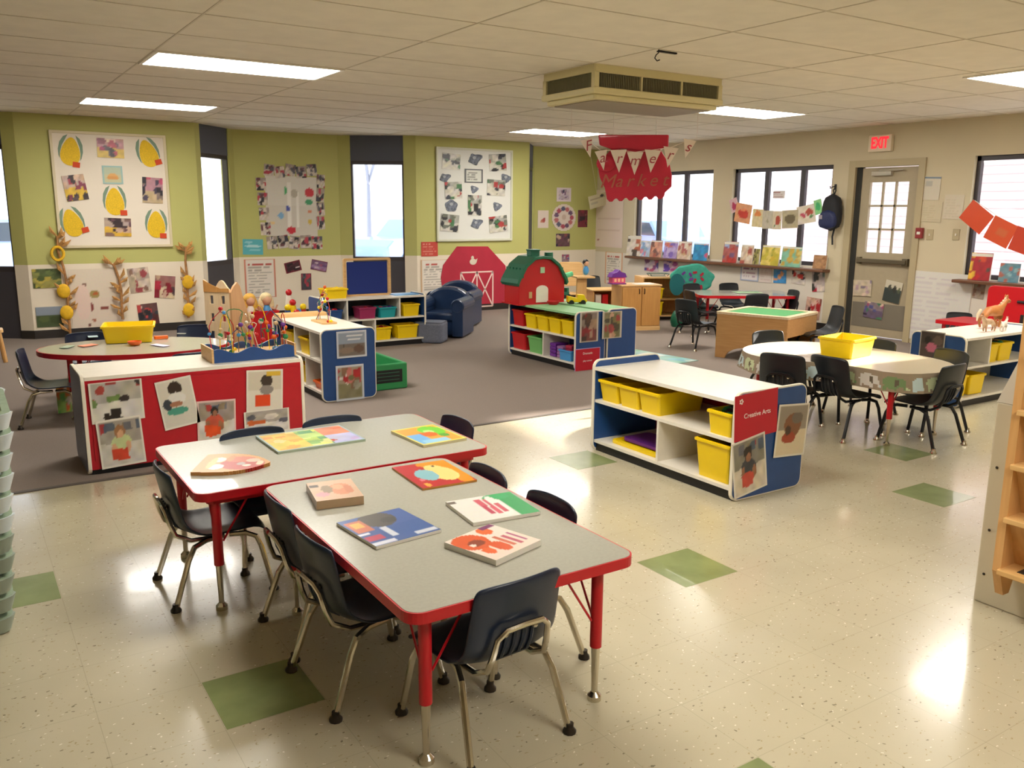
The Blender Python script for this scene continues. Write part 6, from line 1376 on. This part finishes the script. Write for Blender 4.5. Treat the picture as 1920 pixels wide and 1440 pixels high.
for i, (u, lb) in enumerate(((1744, 'beige light switch plate beside the red alarm'), (1793, 'beige switch plate left of the rightmost window'))):
    p = UX(u, 440, XE); t = thing('switch_plate', lb, 'light switch', (XE, p.y, p.z), -math.pi/2, 'switch plates'); MB().box((0, -.004, 0), (.08, .008, .12)).build('plate', M_trim, t, bevel=.003); MB().box((0, -.012, 0), (.012, .012, .025)).build('toggle', M_white, t)
# white paper chart right of the door
pin('E', 'wall_chart', 'large white handwritten paper chart on the wall right of the door', 'chart', 1760, 577, 112, 132, P_text('e0dcd4', 'd0c6c8', 13, .06, True, 9), 1, res=(44, 52))
# pictures on door
WD = ('x', XE+.024, -math.pi/2); GD2 = 'pictures taped on the door'
pin(WD, 'photo', 'pale drawing taped on the door, upper left', 'photo', 1617, 540, 34, 30, P_rand(701, ['b89aa0', '8a7a8a', 'd8c0a8'], 'c8b8a0', 'c4b49c', 8), -2, GD2)
pin(WD, 'photo', 'dark green tilted photo on the door, upper right', 'photo', 1674, 547, 32, 40, P_blobs('cfc6b0', [(.5, .3, .6, .32, '3c4440', 'r'), (.3, .65, .1, .15, '4a4a40'), (.6, .62, .12, .18, '3a3a34'), (.85, .6, .08, .15, '5a6048')], '3c4440'), 8, GD2)
pin(WD, 'photo', 'colourful photo low on the door', 'photo', 1638, 582, 36, 30, P_rand(703, ['3a3040', 'a04a6a', '5a5a8a', 'd8b8a0', '4a7a5a'], '8a7a80', '6a5a70', 12), 4, GD2)
pin('E', 'photo', 'small dark picture on the wall left of the red play kitchen', 'photo', 1836, 545, 22, 30, P_rand(704, ['4a3a34', '8a6a5a', '9aa08a'], '9a8a7a', 'a89888', 8), 5)

# ================================================================== hanging Farmers Market sign
HZ = CEIL-.01
p = UZ(1190, 256, CEIL); hx, hy = 5.55, 7.05
# place at a depth where the ceiling edge meets the picture position
hp = UZ(1187, 252, CEIL-.02); hp = _ray(1187, 252); 
HD = 8.0
hd = C0 + _ray(1187, 310)*(HD/1.0)
HDp = _ray(1187, 310); sc_ = HD/HDp.length; base = C0+HDp*sc_
ps = FPX/(HD/math.sqrt(1))  # px per metre approx
def HP(u, v): # local (x right, z up) on a plane facing the camera at the sign
    n = Vector((HDp.x, HDp.y, 0)).normalized(); d = _ray(u, v); s = (base-C0).dot(n)/d.dot(n); q = C0+d*s-base; r = Vector((n.y, -n.x, 0)); return (q.dot(r), q.z)
hrz = math.atan2(-HDp.x, HDp.y)
sg = thing('market_sign', 'big red hanging paper awning sign lettered Farmers Market', 'sign', tuple(base), hrz)
M_rp = mat('red_banner_paper', 'c21436', .55, noise=.05, nscale=5); M_rp.node_tree.nodes['Principled BSDF'].inputs['Coat Weight'].default_value = .2
top = [HP(1122, 252), HP(1254, 252), HP(1253, 276)]
pl_ = [HP(1122, 253), HP(1254, 253), HP(1253, 276)]+[HP(1240-i*15, 282+3*math.sin(i)) for i in range(1, 7)]+[HP(1124, 272)]
MB().prism(pl_[::-1], -.03, .03, 'y').build('upper_band', M_rp, sg, bevel=.01)
low = [HP(1146, 280), HP(1238, 280), HP(1256, 310), HP(1260, 330), HP(1259, 350), HP(1247, 361)]
for i in range(6):
    u0 = 1247-i*18.5
    for k in range(1, 5): a = math.pi*k/5; low.append(HP(u0-9.25+9.25*math.cos(a), 359+15*math.sin(a)+(i*1.0)))
    
low += [HP(1134, 352), HP(1125, 334), HP(1122, 318), HP(1128, 300)]
MB().prism(low[::-1], -.015, .015, 'y').build('pot_shape', M_rp, sg, bevel=.006)
# twisted side streamer (rounded roll)
a = HP(1124, 300); b = HP(1146, 280)
MB().ell((a[0]+.06, -.03, a[1]-.03), (.085, .012, .075), 12, 8).build('paper_roll', M_rp, sg, smooth=True)
M_gold2 = mat('faded_gold_letter', 'b5604a', .6)
u = [1138, 1160, 1180, 1201, 1224, 1246]
for i, ch in enumerate('Market'):
    x, z = HP(u[i], 341-(i*.6)); text_part(ch, .155 if i else .17, M_gold2, sg, (x, -.018, z), depth=.002, shear=.3)
MB().tube([HP(1150, 253)[0:1]+(0,)+(HP(1150, 253)[1],), HP(1150, 253)[0:1]+(0,)+(CEIL-base.z,)], .003, 5).build('hanger', M_white, sg)
MB().tube([HP(1230, 253)[0:1]+(0,)+(HP(1230, 253)[1],), HP(1230, 253)[0:1]+(0,)+(CEIL-base.z,)], .003, 5).build('hanger', M_white, sg)
M_penn = mat('cream_pennant', 'ecdccb', .7); M_pl = mat('maroon_letter', 'b04a50', .6)
us = [(1100, 262, 'F', 20, 30, -14), (1127, 283, 'a', 20, 32, -10), (1160, 282, 'r', 26, 36, -3), (1191, 286, 'm', 26, 36, 0), (1224, 282, 'e', 26, 36, 4), (1258, 277, 'r', 24, 32, 8), (1293, 263, 's', 20, 30, 12)]
row = thing('pennant_string', 'string carrying the letter pennants in front of the red market sign', 'string', tuple(base), hrz)
MB().tube([(HP(q[0], q[1])[0], -.05, HP(q[0], q[1])[1]) for q in [(1072, 256)]+[(z_[0], z_[1]) for z_ in us]+[(1306, 260)]], .003, 5).build('cord', M_penn, row)
MB().tube([(HP(1072, 256)[0], -.05, HP(1072, 256)[1]), (HP(1072, 256)[0], -.05, CEIL-base.z)], .002, 4).build('hanger', M_penn, row); MB().tube([(HP(1306, 260)[0], -.05, HP(1306, 260)[1]), (HP(1306, 260)[0], -.05, CEIL-base.z)], .002, 4).build('hanger', M_penn, row)
for i, (u_, v_, ch, w_, h_, tl) in enumerate(us):
    x, z = HP(u_, v_); W_ = w_*HD/FPX*1.12; H_ = h_*HD/FPX*1.1
    q = Matrix.Rotation(hrz, 3, 'Z') @ Vector((x, -.055, z))
    t = thing('letter_pennant', 'cream pennant with the letter %s in the Farmers banner, %s' % (ch, ['at its left end', 'second from the left', 'third from the left', 'the middle one', 'fifth from the left', 'sixth from the left', 'at its right end'][i]), 'pennant', tuple(base+q), hrz, 'letter pennants of the market sign')
    t.rotation_euler = (Matrix.Rotation(hrz, 3, 'Z') @ Matrix.Rotation(math.radians(tl), 3, 'Y')).to_euler()
    MB().prism([(-W_/2, 0), (0, -H_), (W_/2, 0)], -.002, .002, 'y').build('pennant_flag', M_penn, t)
    text_part(ch, .125, M_pl, t, (0, -.004, -H_*.38), depth=.001, shear=.25)
o = None
HCW = ('y', 11.60, 0.0); hc_ =\
pin(HCW, 'hanging_card', 'small tilted beige card with pictures at the corner beside the market sign', 'card', 1121, 376, 34, 24, P_blobs('c9c09c', [(.5, .7, .4, .06, 'a89a80', 'r'), (.75, .8, .1, .1, '3a3430'), (.3, .4, .2, .08, 'b0a890', 'r')]), -14)

MB().tube([(0, 0, 0), (.0, CEIL-hc_.location.z, .0)], .002, 4).build('string', M_white, hc_)
